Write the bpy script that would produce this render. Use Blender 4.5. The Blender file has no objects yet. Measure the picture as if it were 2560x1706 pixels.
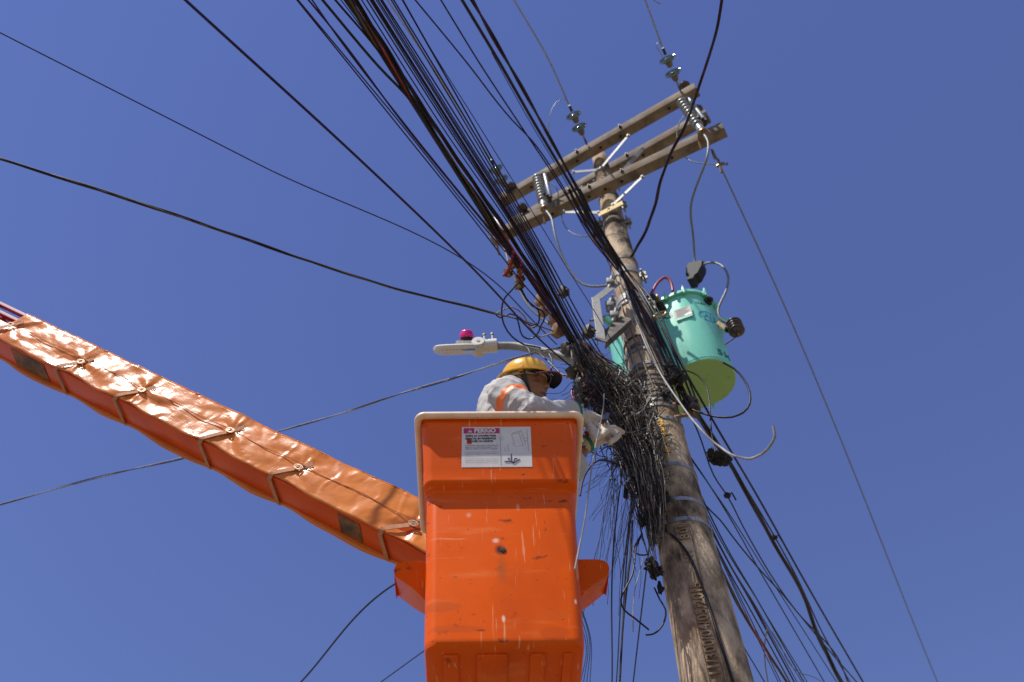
import bpy, bmesh, math, random
from mathutils import Matrix, Vector, noise as mnoise
rnd = random.Random(7)
sc = bpy.context.scene
COL = sc.collection
# ------------------------------------------------------------------ camera
FPX, CX, CY = 2489., 1280., 853.            # 35 mm lens on a 2560 px wide frame
_v = Vector((-90, 1843, FPX)).normalized()  # where the zenith vanishes
_ce = math.hypot(_v.x, _v.y); _e = math.acos(_ce); _rho = math.asin(_v.x/_ce)
FW = Vector((0, math.cos(_e), math.sin(_e)))
_U0 = Vector((0, -math.sin(_e), math.cos(_e))); _R0 = Vector((1, 0, 0))
RT = math.cos(_rho)*_R0 + math.sin(_rho)*_U0
UP = -math.sin(_rho)*_R0 + math.cos(_rho)*_U0
EYE = Vector((0, 0, 1.6))
cam = bpy.data.cameras.new('camera'); camo = bpy.data.objects.new('camera', cam); COL.objects.link(camo)
sc.camera = camo
cam.lens = 35; cam.sensor_width = 36; cam.clip_start = .05; cam.clip_end = 4000
M = Matrix((RT, UP, -FW)).transposed().to_4x4(); M.translation = EYE; camo.matrix_world = M
cam.dof.use_dof = True; cam.dof.focus_distance = 4.15; cam.dof.aperture_fstop = 2.6
# ------------------------------------------------------------------ sky and sun
SUN = Vector((-.38, -.385, 1)).normalized()
w = bpy.data.worlds.new('World'); sc.world = w; w.use_nodes = True
nt = w.node_tree; bg = nt.nodes['Background']
sk = nt.nodes.new('ShaderNodeTexSky'); sk.sky_type = 'NISHITA'; sk.sun_disc = False
sk.sun_elevation = math.asin(SUN.z); sk.sun_rotation = math.atan2(SUN.x, SUN.y)
sk.air_density = 1.25; sk.dust_density = 0.0; sk.ozone_density = 6.0; sk.altitude = 0
hs = nt.nodes.new('ShaderNodeHueSaturation'); hs.inputs['Hue'].default_value = .523
hs.inputs['Saturation'].default_value = 1.04
nt.links.new(sk.outputs[0], hs.inputs['Color']); nt.links.new(hs.outputs[0], bg.inputs[0])
bg.inputs[1].default_value = 0.109
sl = bpy.data.lights.new('sun', 'SUN'); sl.energy = 5.0; sl.angle = math.radians(.53); sl.color = (1, .95, .87)
so = bpy.data.objects.new('sun', sl); COL.objects.link(so)
so.rotation_euler = (-SUN).to_track_quat('-Z', 'Y').to_euler(); so.location = (-20, -30, 60)
sc.view_settings.view_transform = 'Standard'; sc.view_settings.look = 'None'
sc.view_settings.exposure = 0.2; sc.view_settings.gamma = 1.0

# ------------------------------------------------------------------ points in the place
def ray(x, y): return (x-CX)*RT + (CY-y)*UP + FPX*FW
def Y(x, y, Yv): d = ray(x, y); return EYE + d*(Yv/d.y)           # on the upright plane at that distance
def Z(x, y, Zv): d = ray(x, y); return EYE + d*((Zv-EYE.z)/d.z)   # at that height above ground
A = Vector((.905, -.425, 0)).normalized()       # along the crossarms
B = Vector((-A.y, A.x, 0))                      # along the street, the way the lines run
PX, PY = .794, 3.7                              # the pole
POLE = Vector((PX, PY, 0))
def PB(x, y, off): d = ray(x, y); return EYE + d*(((POLE-EYE).dot(B)+off)/d.dot(B))
def pole_r(z): return .152 - .0187*(z-4.1)
def zpole(y):                                   # height at which the pole's front shows at image row y
    x = 1500+(y-400)*.222
    p = Y(x, y, PY-.12)
    return Y(x, y, PY-pole_r(p.z)).z
def V(*a): return Vector(a)
# ------------------------------------------------------------------ materials
MATS = {}
def mat(name, col, rough=.6, metal=0., col2=None, scale=8., detail=6., lo=.4, hi=.65, bump=0., bscale=None, spec=.5,
        stain=None, sscale=3., slo=.55, shi=.7, stretch=(1, 1, 1), rvar=0., coat=0.):
    m = bpy.data.materials.new(name); m.use_nodes = True; n = m.node_tree; b = n.nodes['Principled BSDF']
    b.inputs['Base Color'].default_value = (*col, 1); b.inputs['Roughness'].default_value = rough
    b.inputs['Metallic'].default_value = metal; b.inputs['Specular IOR Level'].default_value = spec
    if coat: b.inputs['Coat Weight'].default_value = coat; b.inputs['Coat Roughness'].default_value = .15
    tc = n.nodes.new('ShaderNodeTexCoord'); mp = n.nodes.new('ShaderNodeMapping'); mp.inputs['Scale'].default_value = stretch
    n.links.new(tc.outputs['Object'], mp.inputs[0])
    def nz(sc_, det, off=0):
        t = n.nodes.new('ShaderNodeTexNoise'); t.inputs['Scale'].default_value = sc_; t.inputs['Detail'].default_value = det
        t.inputs['Roughness'].default_value = .62
        if off:
            mo = n.nodes.new('ShaderNodeMapping'); mo.inputs['Location'].default_value = (off, off*.7, off*1.3)
            n.links.new(mp.outputs[0], mo.inputs[0]); n.links.new(mo.outputs[0], t.inputs['Vector'])
        else: n.links.new(mp.outputs[0], t.inputs['Vector'])
        return t
    def ramp(src, a, c):
        r = n.nodes.new('ShaderNodeMapRange'); r.inputs[1].default_value = a; r.inputs[2].default_value = c
        n.links.new(src, r.inputs[0]); return r.outputs[0]
    def mix(fac, c1, c2):
        x = n.nodes.new('ShaderNodeMix'); x.data_type = 'RGBA'
        n.links.new(fac, x.inputs[0])
        for s, c in ((6, c1), (7, c2)):
            if isinstance(c, tuple): x.inputs[s].default_value = (*c, 1)
            else: n.links.new(c, x.inputs[s])
        return x.outputs[2]
    cur = None
    if col2:
        t = nz(scale, detail); cur = mix(ramp(t.outputs[0], lo, hi), col, col2)
    if stain:
        t = nz(sscale, 8, 11.3); cur = mix(ramp(t.outputs[0], slo, shi), cur if cur else col, stain)
    if cur: n.links.new(cur, b.inputs['Base Color'])
    if rvar:
        t = nz(scale*2.3, 5, 5.1); r = n.nodes.new('ShaderNodeMapRange')
        r.inputs[1].default_value = .3; r.inputs[2].default_value = .7
        r.inputs[3].default_value = max(.03, rough-rvar); r.inputs[4].default_value = min(1, rough+rvar)
        n.links.new(t.outputs[0], r.inputs[0]); n.links.new(r.outputs[0], b.inputs['Roughness'])
    if bump:
        t = nz(bscale or scale*4, 8, 3.3); bp = n.nodes.new('ShaderNodeBump'); bp.inputs['Strength'].default_value = bump
        bp.inputs['Distance'].default_value = .01
        n.links.new(t.outputs[0], bp.inputs['Height']); n.links.new(bp.outputs[0], b.inputs['Normal'])
    MATS[name] = m; return m
mat('concrete', (.56, .44, .305), .95, col2=(.29, .20, .125), scale=9, lo=.40, hi=.64, bump=.6, bscale=70, stain=(.055, .043, .032), sscale=5.2, slo=.455, shi=.62, stretch=(1, 1, .5), spec=.2)
mat('concrete_cast', (.36, .28, .20), .95, col2=(.20, .13, .07), scale=30, bump=.5, bscale=90)
mat('galv', (.22, .22, .21), .6, .3, col2=(.29, .28, .265), scale=30, rvar=.1)
mat('steel_band', (.33, .33, .34), .5, .4, col2=(.20, .19, .18), scale=20, rvar=.1)
mat('dirty_band', (.085, .075, .065), .7, .2, col2=(.19, .16, .125), scale=18, bump=.1)
mat('rust', (.22, .11, .05), .8, .3, col2=(.30, .19, .10), scale=40, bump=.3)
mat('dark_iron', (.035, .032, .03), .55, .6, col2=(.09, .07, .05), scale=40, bump=.2)
mat('wood', (.235, .185, .135), .9, col2=(.105, .078, .052), scale=6, bump=.35, bscale=30, stretch=(1, 1, 1), stain=(.20, .105, .045), sscale=4, slo=.56, shi=.72)
mat('porcelain', (.25, .275, .285), .38, col2=(.19, .21, .22), scale=14, spec=.6, rvar=.05)
mat('glass_disc', (.06, .085, .08), .06, .0, col2=(.10, .13, .12), scale=20, spec=.8)
mat('brown_glaze', (.055, .038, .028), .2, col2=(.08, .055, .04), scale=20)
mat('bronze', (.33, .22, .10), .4, .8, col2=(.14, .09, .05), scale=40)
mat('black_cable', (.012, .009, .0085), .45, col2=(.026, .018, .014), scale=30, spec=.3)
mat('dark_cable', (.014, .008, .011), .5, col2=(.026, .015, .015), scale=25, spec=.22)
mat('purple_cable', (.028, .010, .045), .55, col2=(.016, .007, .026), scale=12, spec=.2)
mat('dusty_cable', (.060, .048, .042), .7, col2=(.035, .028, .026), scale=14, spec=.2)
mat('brown_cable', (.032, .014, .011), .6, col2=(.06, .03, .02), scale=30, spec=.25)
mat('olive_cable', (.10, .075, .022), .5, col2=(.06, .045, .02), scale=20)
mat('red_cable', (.35, .04, .02), .5, col2=(.22, .03, .02), scale=20)
mat('red_sleeve', (.30, .012, .03), .45, col2=(.22, .012, .03), scale=30)
mat('grey_cable', (.17, .175, .18), .5, col2=(.12, .13, .14), scale=20)
mat('alu_wire', (.34, .35, .35), .45, .6, col2=(.24, .25, .25), scale=40)
mat('white_cable', (.27, .255, .24), .6, col2=(.17, .16, .16), scale=25, bump=.05)
mat('strand_grey', (.30, .27, .215), .6, col2=(.16, .14, .11), scale=60)
mat('strand_brown', (.17, .12, .075), .65, col2=(.085, .058, .036), scale=60)
mat('charred', (.012, .011, .010), .85, col2=(.03, .027, .022), scale=60, bump=.8, bscale=120)
mat('tank_green', (.22, .66, .50), .3, col2=(.20, .62, .465), scale=5, rvar=.06, spec=.5, stain=(.15, .36, .26), sscale=9, slo=.56, shi=.82, stretch=(1, 1, .22))
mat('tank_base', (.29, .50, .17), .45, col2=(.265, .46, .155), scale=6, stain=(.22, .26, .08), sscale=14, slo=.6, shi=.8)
mat('tank_ink', (.012, .07, .06), .5)
mat('logo_blue', (.02, .22, .42), .5)
mat('plate_metal', (.30, .29, .28), .6, .1, col2=(.32, .30, .28), scale=80)
mat('plate_ink', (.05, .045, .04), .6)
mat('yellow_plate', (.66, .44, .09), .7, col2=(.68, .52, .20), scale=14, stain=(.50, .30, .08), sscale=20, slo=.55, shi=.75)
mat('yellow_ink', (.55, .34, .10), .6)
mat('yellow_paint', (.78, .44, .05), .7, col2=(.66, .35, .04), scale=40, stain=(.25, .14, .04), sscale=60, slo=.64, shi=.78)
mat('ground', (.21, .165, .105), .95, col2=(.16, .13, .085), scale=.6, bump=.2, bscale=6)
mat('lamp_white', (.66, .63, .57), .45, col2=(.60, .57, .51), scale=8, bump=.02)
mat('lamp_glass', (.60, .56, .52), .15, col2=(.55, .50, .46), scale=4, spec=.7)
mat('led_dot', (.78, .70, .62), .3)
mat('sticker_blue', (.05, .20, .50), .4)
mat('pink_cap', (.75, .008, .20), .22, spec=.6)
mat('black_plastic', (.014, .014, .018), .65, col2=(.022, .022, .025), scale=30, spec=.25)
mat('lip_rubber', (.80, .60, .43), .5, col2=(.70, .47, .31), scale=14, stain=(.35, .18, .10), sscale=16, slo=.62, shi=.72, bump=.08)
mat('sticker_white', (.66, .63, .60), .4, col2=(.60, .57, .54), scale=20, stain=(.48, .44, .40), sscale=12, slo=.58, shi=.75)
mat('sticker_crimson', (.42, .015, .10), .4, col2=(.36, .012, .085), scale=20)
mat('sticker_ink', (.045, .035, .055), .6)
mat('sticker_faint', (.32, .29, .28), .6)
mat('sticker_violet', (.075, .05, .10), .6)
mat('boom_paint', (.64, .080, .004), .42, spec=.22, col2=(.56, .062, .004), scale=5, stain=(.40, .055, .012), sscale=6, slo=.55, shi=.8, bump=.03)
mat('boom_grime', (.05, .03, .012), .7, col2=(.30, .09, .012), scale=12)
mat('boom_red', (.34, .012, .03), .35, col2=(.24, .01, .03), scale=8)
mat('strap', (.50, .20, .075), .7, col2=(.40, .15, .055), scale=60, bump=.4, bscale=300)
mat('buckle', (.55, .36, .24), .35, .7)
mat('shirt', (.43, .41, .39), .85, col2=(.37, .35, .335), scale=9, bump=.25, bscale=90)
mat('band_orange', (.85, .20, .035), .5, col2=(.75, .16, .03), scale=30)
mat('band_silver', (.62, .60, .50), .5, col2=(.68, .60, .36), scale=20)
mat('trousers', (.30, .28, .26), .85, col2=(.26, .24, .22), scale=9, bump=.2)
mat('skin', (.28, .125, .068), .5, col2=(.235, .10, .055), scale=22, bump=.06, bscale=160)
mat('lip_skin', (.20, .07, .05), .45)
mat('hair', (.012, .009, .008), .6, bump=.5, bscale=300)
mat('eye_white', (.22, .17, .14), .4)
mat('iris', (.02, .012, .008), .15)
mat('helmet', (.82, .44, .006), .22, spec=.6, coat=.4)
mat('helmet_in', (.62, .28, .03), .5)
mat('harness', (.55, .42, .30), .5)
mat('cap_navy', (.010, .011, .022), .8, bump=.2, bscale=200)
mat('cap_red', (.30, .012, .03), .6)
mat('chin_strap', (.032, .024, .02), .7, bump=.2, bscale=300)
mat('leather', (.58, .49, .38), .75, col2=(.48, .39, .29), scale=14, bump=.35, bscale=70, stain=(.27, .22, .17), sscale=18, slo=.6, shi=.78)
mat('glove_green', (.006, .20, .11), .7)
mat('tool_steel', (.10, .10, .115), .35, .9)
mat('tool_red', (.55, .03, .015), .4)
# moulded orange plastic of the bucket: scratches, scuffs and grime with their own shapes
def bucket_mat():
    m = mat('bucket_orange', (.74, .102, .001), .30, col2=(.66, .086, .001), scale=2.4, lo=.35, hi=.7, rvar=.05,
            stain=(.76, .14, .018), sscale=2.2, slo=.58, shi=.95, bump=.05, bscale=5, spec=.16)
    n = m.node_tree; b = n.nodes['Principled BSDF']
    base = b.inputs['Base Color'].links[0].from_socket
    tc = n.nodes.new('ShaderNodeTexCoord')
    def layer(base, scale, lo, hi, col, amt, stretch=(1, 1, 1), rot=(0, 0, 0), det=3.):
        mp = n.nodes.new('ShaderNodeMapping'); mp.inputs['Scale'].default_value = stretch; mp.inputs['Rotation'].default_value = rot
        n.links.new(tc.outputs['Object'], mp.inputs[0])
        t = n.nodes.new('ShaderNodeTexNoise'); t.inputs['Scale'].default_value = scale; t.inputs['Detail'].default_value = det
        n.links.new(mp.outputs[0], t.inputs['Vector'])
        r = n.nodes.new('ShaderNodeMapRange'); r.inputs[1].default_value = lo; r.inputs[2].default_value = hi; r.inputs[4].default_value = amt
        n.links.new(t.outputs[0], r.inputs[0])
        x = n.nodes.new('ShaderNodeMix'); x.data_type = 'RGBA'; n.links.new(r.outputs[0], x.inputs[0]); n.links.new(base, x.inputs[6])
        x.inputs[7].default_value = (*col, 1); return x.outputs[2]
    base = layer(base, 9, .68, .74, (.85, .42, .25), .55, (9, 1, .45), (0, .5, 0))
    base = layer(base, 7, .70, .76, (.85, .42, .25), .45, (.45, 1, 9), (0, .25, 0))
    base = layer(base, 16, .66, .74, (.12, .035, .015), .8, (1, 1, 1.7), det=5.)
    base = layer(base, 3.1, .56, .78, (.42, .055, .004), .65, (1, 1, .6), (0, .3, 0), det=9.)
    base = layer(base, 5.3, .60, .72, (.80, .22, .06), .5, (.5, 1, 2.2), (0, .2, 0), det=9.)
    base = layer(base, 13, .665, .72, (.85, .42, .25), .5, (6, 1, .35), (0, -.7, 0))
    base = layer(base, 120, .745, .77, (.04, .02, .012), .9, det=1.)
    def mark(base, c, rad, col, amt, ns=30., soft=.5, edge=.35):       # a smear or tape trace with a shape of its own
        mp = n.nodes.new('ShaderNodeMapping'); mp.vector_type = 'TEXTURE'; mp.inputs['Location'].default_value = c; mp.inputs['Scale'].default_value = rad
        n.links.new(tc.outputs['Object'], mp.inputs[0])
        ln = n.nodes.new('ShaderNodeVectorMath'); ln.operation = 'LENGTH'; n.links.new(mp.outputs[0], ln.inputs[0])
        t = n.nodes.new('ShaderNodeTexNoise'); t.inputs['Scale'].default_value = ns; t.inputs['Detail'].default_value = 5; n.links.new(tc.outputs['Object'], t.inputs['Vector'])
        ad = n.nodes.new('ShaderNodeMath'); ad.operation = 'MULTIPLY_ADD'; n.links.new(t.outputs[0], ad.inputs[0]); ad.inputs[1].default_value = edge*2; n.links.new(ln.outputs[1], ad.inputs[2])
        r = n.nodes.new('ShaderNodeMapRange'); r.inputs[1].default_value = 1+edge; r.inputs[2].default_value = 1+edge-soft; r.inputs[4].default_value = amt
        n.links.new(ad.outputs[0], r.inputs[0])
        x = n.nodes.new('ShaderNodeMix'); x.data_type = 'RGBA'; n.links.new(r.outputs[0], x.inputs[0]); n.links.new(base, x.inputs[6])
        x.inputs[7].default_value = (*col, 1); return x.outputs[2]
    for c, rad, col, amt, sf in MARKS: base = mark(base, c, rad, col, amt, 30., sf)
    n.links.new(base, b.inputs['Base Color'])
    return m
def tarp_mat():
    m = mat('tarp', (.68, .215, .040), .26, col2=(.60, .175, .03), scale=3, rvar=.05, spec=.26, stain=(.45, .13, .03), sscale=5, slo=.58, shi=.8)
    n = m.node_tree; b = n.nodes['Principled BSDF']
    tc = n.nodes.new('ShaderNodeTexCoord'); uv = tc.outputs['UV']
    wv = n.nodes.new('ShaderNodeTexWave'); wv.wave_type = 'BANDS'; wv.bands_direction = 'Y'; wv.inputs['Scale'].default_value = 38
    wv.inputs['Distortion'].default_value = .6; n.links.new(uv, wv.inputs['Vector'])
    nzs = n.nodes.new('ShaderNodeTexNoise'); nzs.inputs['Scale'].default_value = 9; nzs.inputs['Detail'].default_value = 3
    mp = n.nodes.new('ShaderNodeMapping'); mp.inputs['Scale'].default_value = (1, 2.2, 1)
    n.links.new(uv, mp.inputs[0]); n.links.new(mp.outputs[0], nzs.inputs['Vector'])
    b1 = n.nodes.new('ShaderNodeBump'); b1.inputs['Strength'].default_value = .12; b1.inputs['Distance'].default_value = .002
    b2 = n.nodes.new('ShaderNodeBump'); b2.inputs['Strength'].default_value = .28; b2.inputs['Distance'].default_value = .012
    n.links.new(wv.outputs[1], b1.inputs['Height']); n.links.new(nzs.outputs[0], b2.inputs['Height'])
    n.links.new(b2.outputs[0], b1.inputs['Normal']); n.links.new(b1.outputs[0], b.inputs['Normal'])
tarp_mat()
# ------------------------------------------------------------------ mesh builder
class MB:
    def __init__(s): s.v = []; s.f = []; s.m = []; s.uv = None
    def add(s, vs, fs, mi=0):
        o = len(s.v); s.v += [Vector(p) for p in vs]; s.f += [tuple(i+o for i in q) for q in fs]; s.m += [mi]*len(fs); return s
    def box(s, c, size, X=V(1, 0, 0), Yd=V(0, 1, 0), Zd=V(0, 0, 1), mi=0, bev=0.):
        c = Vector(c); hx, hy, hz = [d/2 for d in size]
        if bev <= 0:
            vs = [c+X*(sx*hx)+Yd*(sy*hy)+Zd*(sz*hz) for sx in (-1, 1) for sy in (-1, 1) for sz in (-1, 1)]
            return s.add(vs, [(0, 1, 3, 2), (4, 6, 7, 5), (0, 4, 5, 1), (2, 3, 7, 6), (0, 2, 6, 4), (1, 5, 7, 3)], mi)
        bm = bmesh.new(); bmesh.ops.create_cube(bm, size=1)
        for q in bm.verts: q.co = Vector((q.co.x*size[0], q.co.y*size[1], q.co.z*size[2]))
        bmesh.ops.bevel(bm, geom=bm.edges[:], offset=bev, segments=2, affect='EDGES', profile=.5)
        bm.verts.index_update()
        vs = [c+X*q.co.x+Yd*q.co.y+Zd*q.co.z for q in bm.verts]; fs = [tuple(q.index for q in f.verts) for f in bm.faces]
        bm.free(); return s.add(vs, fs, mi)
    def tube(s, pts, r, n=8, mi=0, caps=True, flat=1., up=None):
        pts = [Vector(p) for p in pts]; N = len(pts)
        rr = r if isinstance(r, (list, tuple)) else [r]*N
        t0 = (pts[1]-pts[0]).normalized()
        a = up if up else (V(0, 0, 1) if abs(t0.z) < .9 else V(1, 0, 0))
        nrm = (a - t0*a.dot(t0)).normalized(); vs = []
        for i in range(N):
            t = (pts[min(i+1, N-1)]-pts[max(i-1, 0)])
            t = t.normalized() if t.length > 1e-9 else t0
            nrm = nrm - t*nrm.dot(t)
            nrm = nrm.normalized() if nrm.length > 1e-6 else t.orthogonal().normalized()
            bi = t.cross(nrm)
            for k in range(n):
                an = 2*math.pi*k/n; vs.append(pts[i]+(nrm*math.cos(an)+bi*math.sin(an)*flat)*rr[i])
        fs = [(i*n+k, i*n+(k+1) % n, (i+1)*n+(k+1) % n, (i+1)*n+k) for i in range(N-1) for k in range(n)]
        if caps: fs += [tuple(range(n-1, -1, -1)), tuple((N-1)*n+k for k in range(n))]
        return s.add(vs, fs, mi)
    def lathe(s, prof, c, axis, n=24, mi=0):        # prof: (radius, height along axis)
        c = Vector(c); axis = Vector(axis).normalized(); e1 = axis.orthogonal().normalized(); e2 = axis.cross(e1); vs = []
        for (r, h) in prof:
            for k in range(n):
                an = 2*math.pi*k/n; vs.append(c+axis*h+(e1*math.cos(an)+e2*math.sin(an))*max(r, 1e-5))
        fs = [(i*n+k, i*n+(k+1) % n, (i+1)*n+(k+1) % n, (i+1)*n+k) for i in range(len(prof)-1) for k in range(n)]
        fs += [tuple(range(n-1, -1, -1)), tuple((len(prof)-1)*n+k for k in range(n))]
        return s.add(vs, fs, mi)
    def prism(s, outline, d, mi=0):                 # planar outline of points, pushed by vector d
        o = [Vector(p) for p in outline]; n = len(o); d = Vector(d)
        return s.add(o+[p+d for p in o], [tuple(range(n-1, -1, -1)), tuple(range(n, 2*n))] +
                     [(i, (i+1) % n, n+(i+1) % n, n+i) for i in range(n)], mi)
    def loft(s, rings, mi=0, caps=True, closed=True):
        n = len(rings[0]); vs = [p for r in rings for p in r]
        fs = [(i*n+k, i*n+(k+1) % n, (i+1)*n+(k+1) % n, (i+1)*n+k) for i in range(len(rings)-1) for k in range(n if closed else n-1)]
        if caps: fs += [tuple(range(n-1, -1, -1)), tuple((len(rings)-1)*n+k for k in range(n))]
        return s.add(vs, fs, mi)
    def blob(s, c, r, sub=2, mi=0, jit=.0, squash=(1, 1, 1)):
        bm = bmesh.new(); bmesh.ops.create_icosphere(bm, subdivisions=sub, radius=1)
        sd = rnd.random()*50; vs = []
        for q in bm.verts:
            k = 1+jit*(mnoise.noise(q.co*2.3+V(sd, 0, 0))*1.6+mnoise.noise(q.co*6+V(0, sd, 0))*.7)
            vs.append(Vector(c)+V(q.co.x*squash[0], q.co.y*squash[1], q.co.z*squash[2])*r*k)
        fs = [tuple(q.index for q in f.verts) for f in bm.faces]; bm.free(); return s.add(vs, fs, mi)
    def build(s, name, mats, parent=None, smooth=True, angle=40, loc=None):
        if isinstance(mats, str): mats = [mats]
        off = parent_world(parent) if parent else (Vector(loc) if loc is not None else Vector((0, 0, 0)))
        me = bpy.data.meshes.new(name); me.from_pydata([p-off for p in s.v], [], s.f)
        for q in mats: me.materials.append(MATS[q])
        for i, p in enumerate(me.polygons): p.material_index = s.m[i]; p.use_smooth = smooth
        bm = bmesh.new(); bm.from_mesh(me); bmesh.ops.recalc_face_normals(bm, faces=bm.faces); bm.to_mesh(me); bm.free()
        if smooth:
            try: me.set_sharp_from_angle(angle=math.radians(angle))
            except Exception: pass
        if s.uv:
            ul = me.uv_layers.new(name='UVMap')
            for lp in me.loops: ul.data[lp.index].uv = s.uv[lp.vertex_index]
        o = bpy.data.objects.new(name, me); COL.objects.link(o)
        if parent: o.parent = parent
        elif loc is not None: o.location = loc
        return o
def parent_world(p):
    o = Vector((0, 0, 0))
    while p: o += p.location; p = p.parent
    return o
def tag(o, label, cat, group=None, kind=None):
    o['label'] = label
    if cat: o['category'] = cat
    if group: o['group'] = group
    if kind: o['kind'] = kind
    return o
def thing(name, loc, label, cat, group=None):
    o = bpy.data.objects.new(name, None); COL.objects.link(o); o.location = loc; o.empty_display_size = .05
    return tag(o, label, cat, group)
def spline(pts, step=.04, mx=160):
    pts = [Vector(p) for p in pts]; P = [pts[0]*2-pts[1]]+pts+[pts[-1]*2-pts[-2]]; out = []
    for i in range(1, len(P)-2):
        p0, p1, p2, p3 = P[i-1:i+3]; n = max(2, min(mx, int((p2-p1).length/step)))
        L0, L1, L2 = max(1e-6, (p1-p0).length), max(1e-6, (p2-p1).length), max(1e-6, (p3-p2).length)
        m1 = ((p1-p0)/L0*L1+(p2-p1)/L1*L0)/(L0+L1)*L1; m2 = ((p2-p1)/L1*L2+(p3-p2)/L2*L1)/(L1+L2)*L1
        for k in range(n):
            t = k/n; t2 = t*t; t3 = t2*t
            out.append(p1*(2*t3-3*t2+1)+m1*(t3-2*t2+t)+p2*(3*t2-2*t3)+m2*(t3-t2))
    out.append(pts[-1]); return out
def cable(name, label, pts, r, m='black_cable', group=None, cat='cable', n=7, step=.05, wob=0.):
    P = spline(pts, step)
    if wob:
        sd = rnd.random()*99
        P = [p+wob*mnoise.noise_vector(p*3+V(sd, sd, 0)) for p in P]
    b = MB().tube(P, r, n); o = b.build(name, m, None, loc=P[0], angle=85); return tag(o, label, cat, group)
def twisted(name, label, pts, r, mats, off, pitch, cat='cable', group=None, loose=None, n=7):
    P = spline(pts, .03); root = thing(name, P[0], label, cat, group); L = 0; k = len(mats)
    ph = [0]
    for i in range(1, len(P)): L += (P[i]-P[i-1]).length; ph.append(L)
    nrm = V(0, 0, 1)
    for j, m in enumerate(mats):
        q = []
        for i, p in enumerate(P):
            t = (P[min(i+1, len(P)-1)]-P[max(i-1, 0)]).normalized(); n1 = (nrm-t*nrm.dot(t)).normalized(); n2 = t.cross(n1)
            a = 2*math.pi*(ph[i]/pitch+j/k)+.8*math.sin(ph[i]*1.7); oo = off*(1+.35*math.sin(ph[i]*2.3+j))
            q.append(p+n1*math.cos(a)*oo+n2*math.sin(a)*oo)
        MB().tube(q, r, n).build('strand', m, root, angle=85)
    return root
def text_mesh(txt, size, spacing=1., bold=0., extr=0.):
    cu = bpy.data.curves.new('t', 'FONT'); cu.body = txt; cu.size = size; cu.align_x = 'CENTER'; cu.align_y = 'CENTER'
    cu.space_character = spacing; cu.offset = bold; cu.extrude = extr; cu.resolution_u = 3
    o = bpy.data.objects.new('t', cu); COL.objects.link(o)
    dg = bpy.context.evaluated_depsgraph_get(); me = bpy.data.meshes.new_from_object(o.evaluated_get(dg))
    vs = [q.co.copy() for q in me.vertices]; fs = [tuple(p.vertices) for p in me.polygons]
    bpy.data.objects.remove(o); bpy.data.curves.remove(cu); bpy.data.meshes.remove(me)
    return vs, fs
def put_text(mb, txt, size, fn, mi=0, **kw):        # fn maps a text point to the place
    vs, fs = text_mesh(txt, size, **kw); mb.add([fn(p) for p in vs], fs, mi)
def sweep_blobs(bm, chain, sub=2):                  # chain of (point, radius) swept by spheres
    for i in range(len(chain)-1):
        (p, r), (q, s) = chain[i], chain[i+1]; p = Vector(p); q = Vector(q); L = (q-p).length
        n = max(1, int(L/(.28*min(r, s))))
        for k in range(n+1):
            t = k/n; bmesh.ops.create_icosphere(bm, subdivisions=sub, radius=r+(s-r)*t, matrix=Matrix.Translation(p+(q-p)*t))
def ell(bm, c, rad, X=V(1, 0, 0), Yd=V(0, 1, 0), Zd=V(0, 0, 1), sub=3):
    mt = Matrix((X*rad[0], Yd*rad[1], Zd*rad[2])).transposed().to_4x4(); mt.translation = Vector(c)
    bmesh.ops.create_icosphere(bm, subdivisions=sub, radius=1, matrix=mt)
def fused(name, bm, voxel, mats, parent, smooth_it=3, disp=None):
    me = bpy.data.meshes.new(name); bm.to_mesh(me); bm.free(); o = bpy.data.objects.new(name, me); COL.objects.link(o)
    md = o.modifiers.new('r', 'REMESH'); md.mode = 'VOXEL'; md.voxel_size = voxel; md.use_smooth_shade = True
    if smooth_it: s2 = o.modifiers.new('s', 'SMOOTH'); s2.iterations = smooth_it; s2.factor = .5
    dg = bpy.context.evaluated_depsgraph_get(); me2 = bpy.data.meshes.new_from_object(o.evaluated_get(dg))
    bpy.data.objects.remove(o); bpy.data.meshes.remove(me); me2.name = name
    if isinstance(mats, str): mats = [mats]
    me2.materials.clear()
    for q in mats: me2.materials.append(MATS[q])
    if disp:
        nn = [q.normal.copy() for q in me2.vertices]
        for q, nr in zip(me2.vertices, nn): q.co += nr*disp(q.co)
    off = parent_world(parent)
    for q in me2.vertices: q.co -= off
    for p in me2.polygons: p.use_smooth = True
    o = bpy.data.objects.new(name, me2); COL.objects.link(o); o.parent = parent; return o
# ================================================================== ground
g = MB().add([(-600, -600, 0), (600, -600, 0), (600, 600, 0), (-600, 600, 0)], [(0, 1, 2, 3)]).build('ground', 'ground', smooth=False)
g['kind'] = 'structure'; g['label'] = 'pale dusty street ground below the pole'
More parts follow.
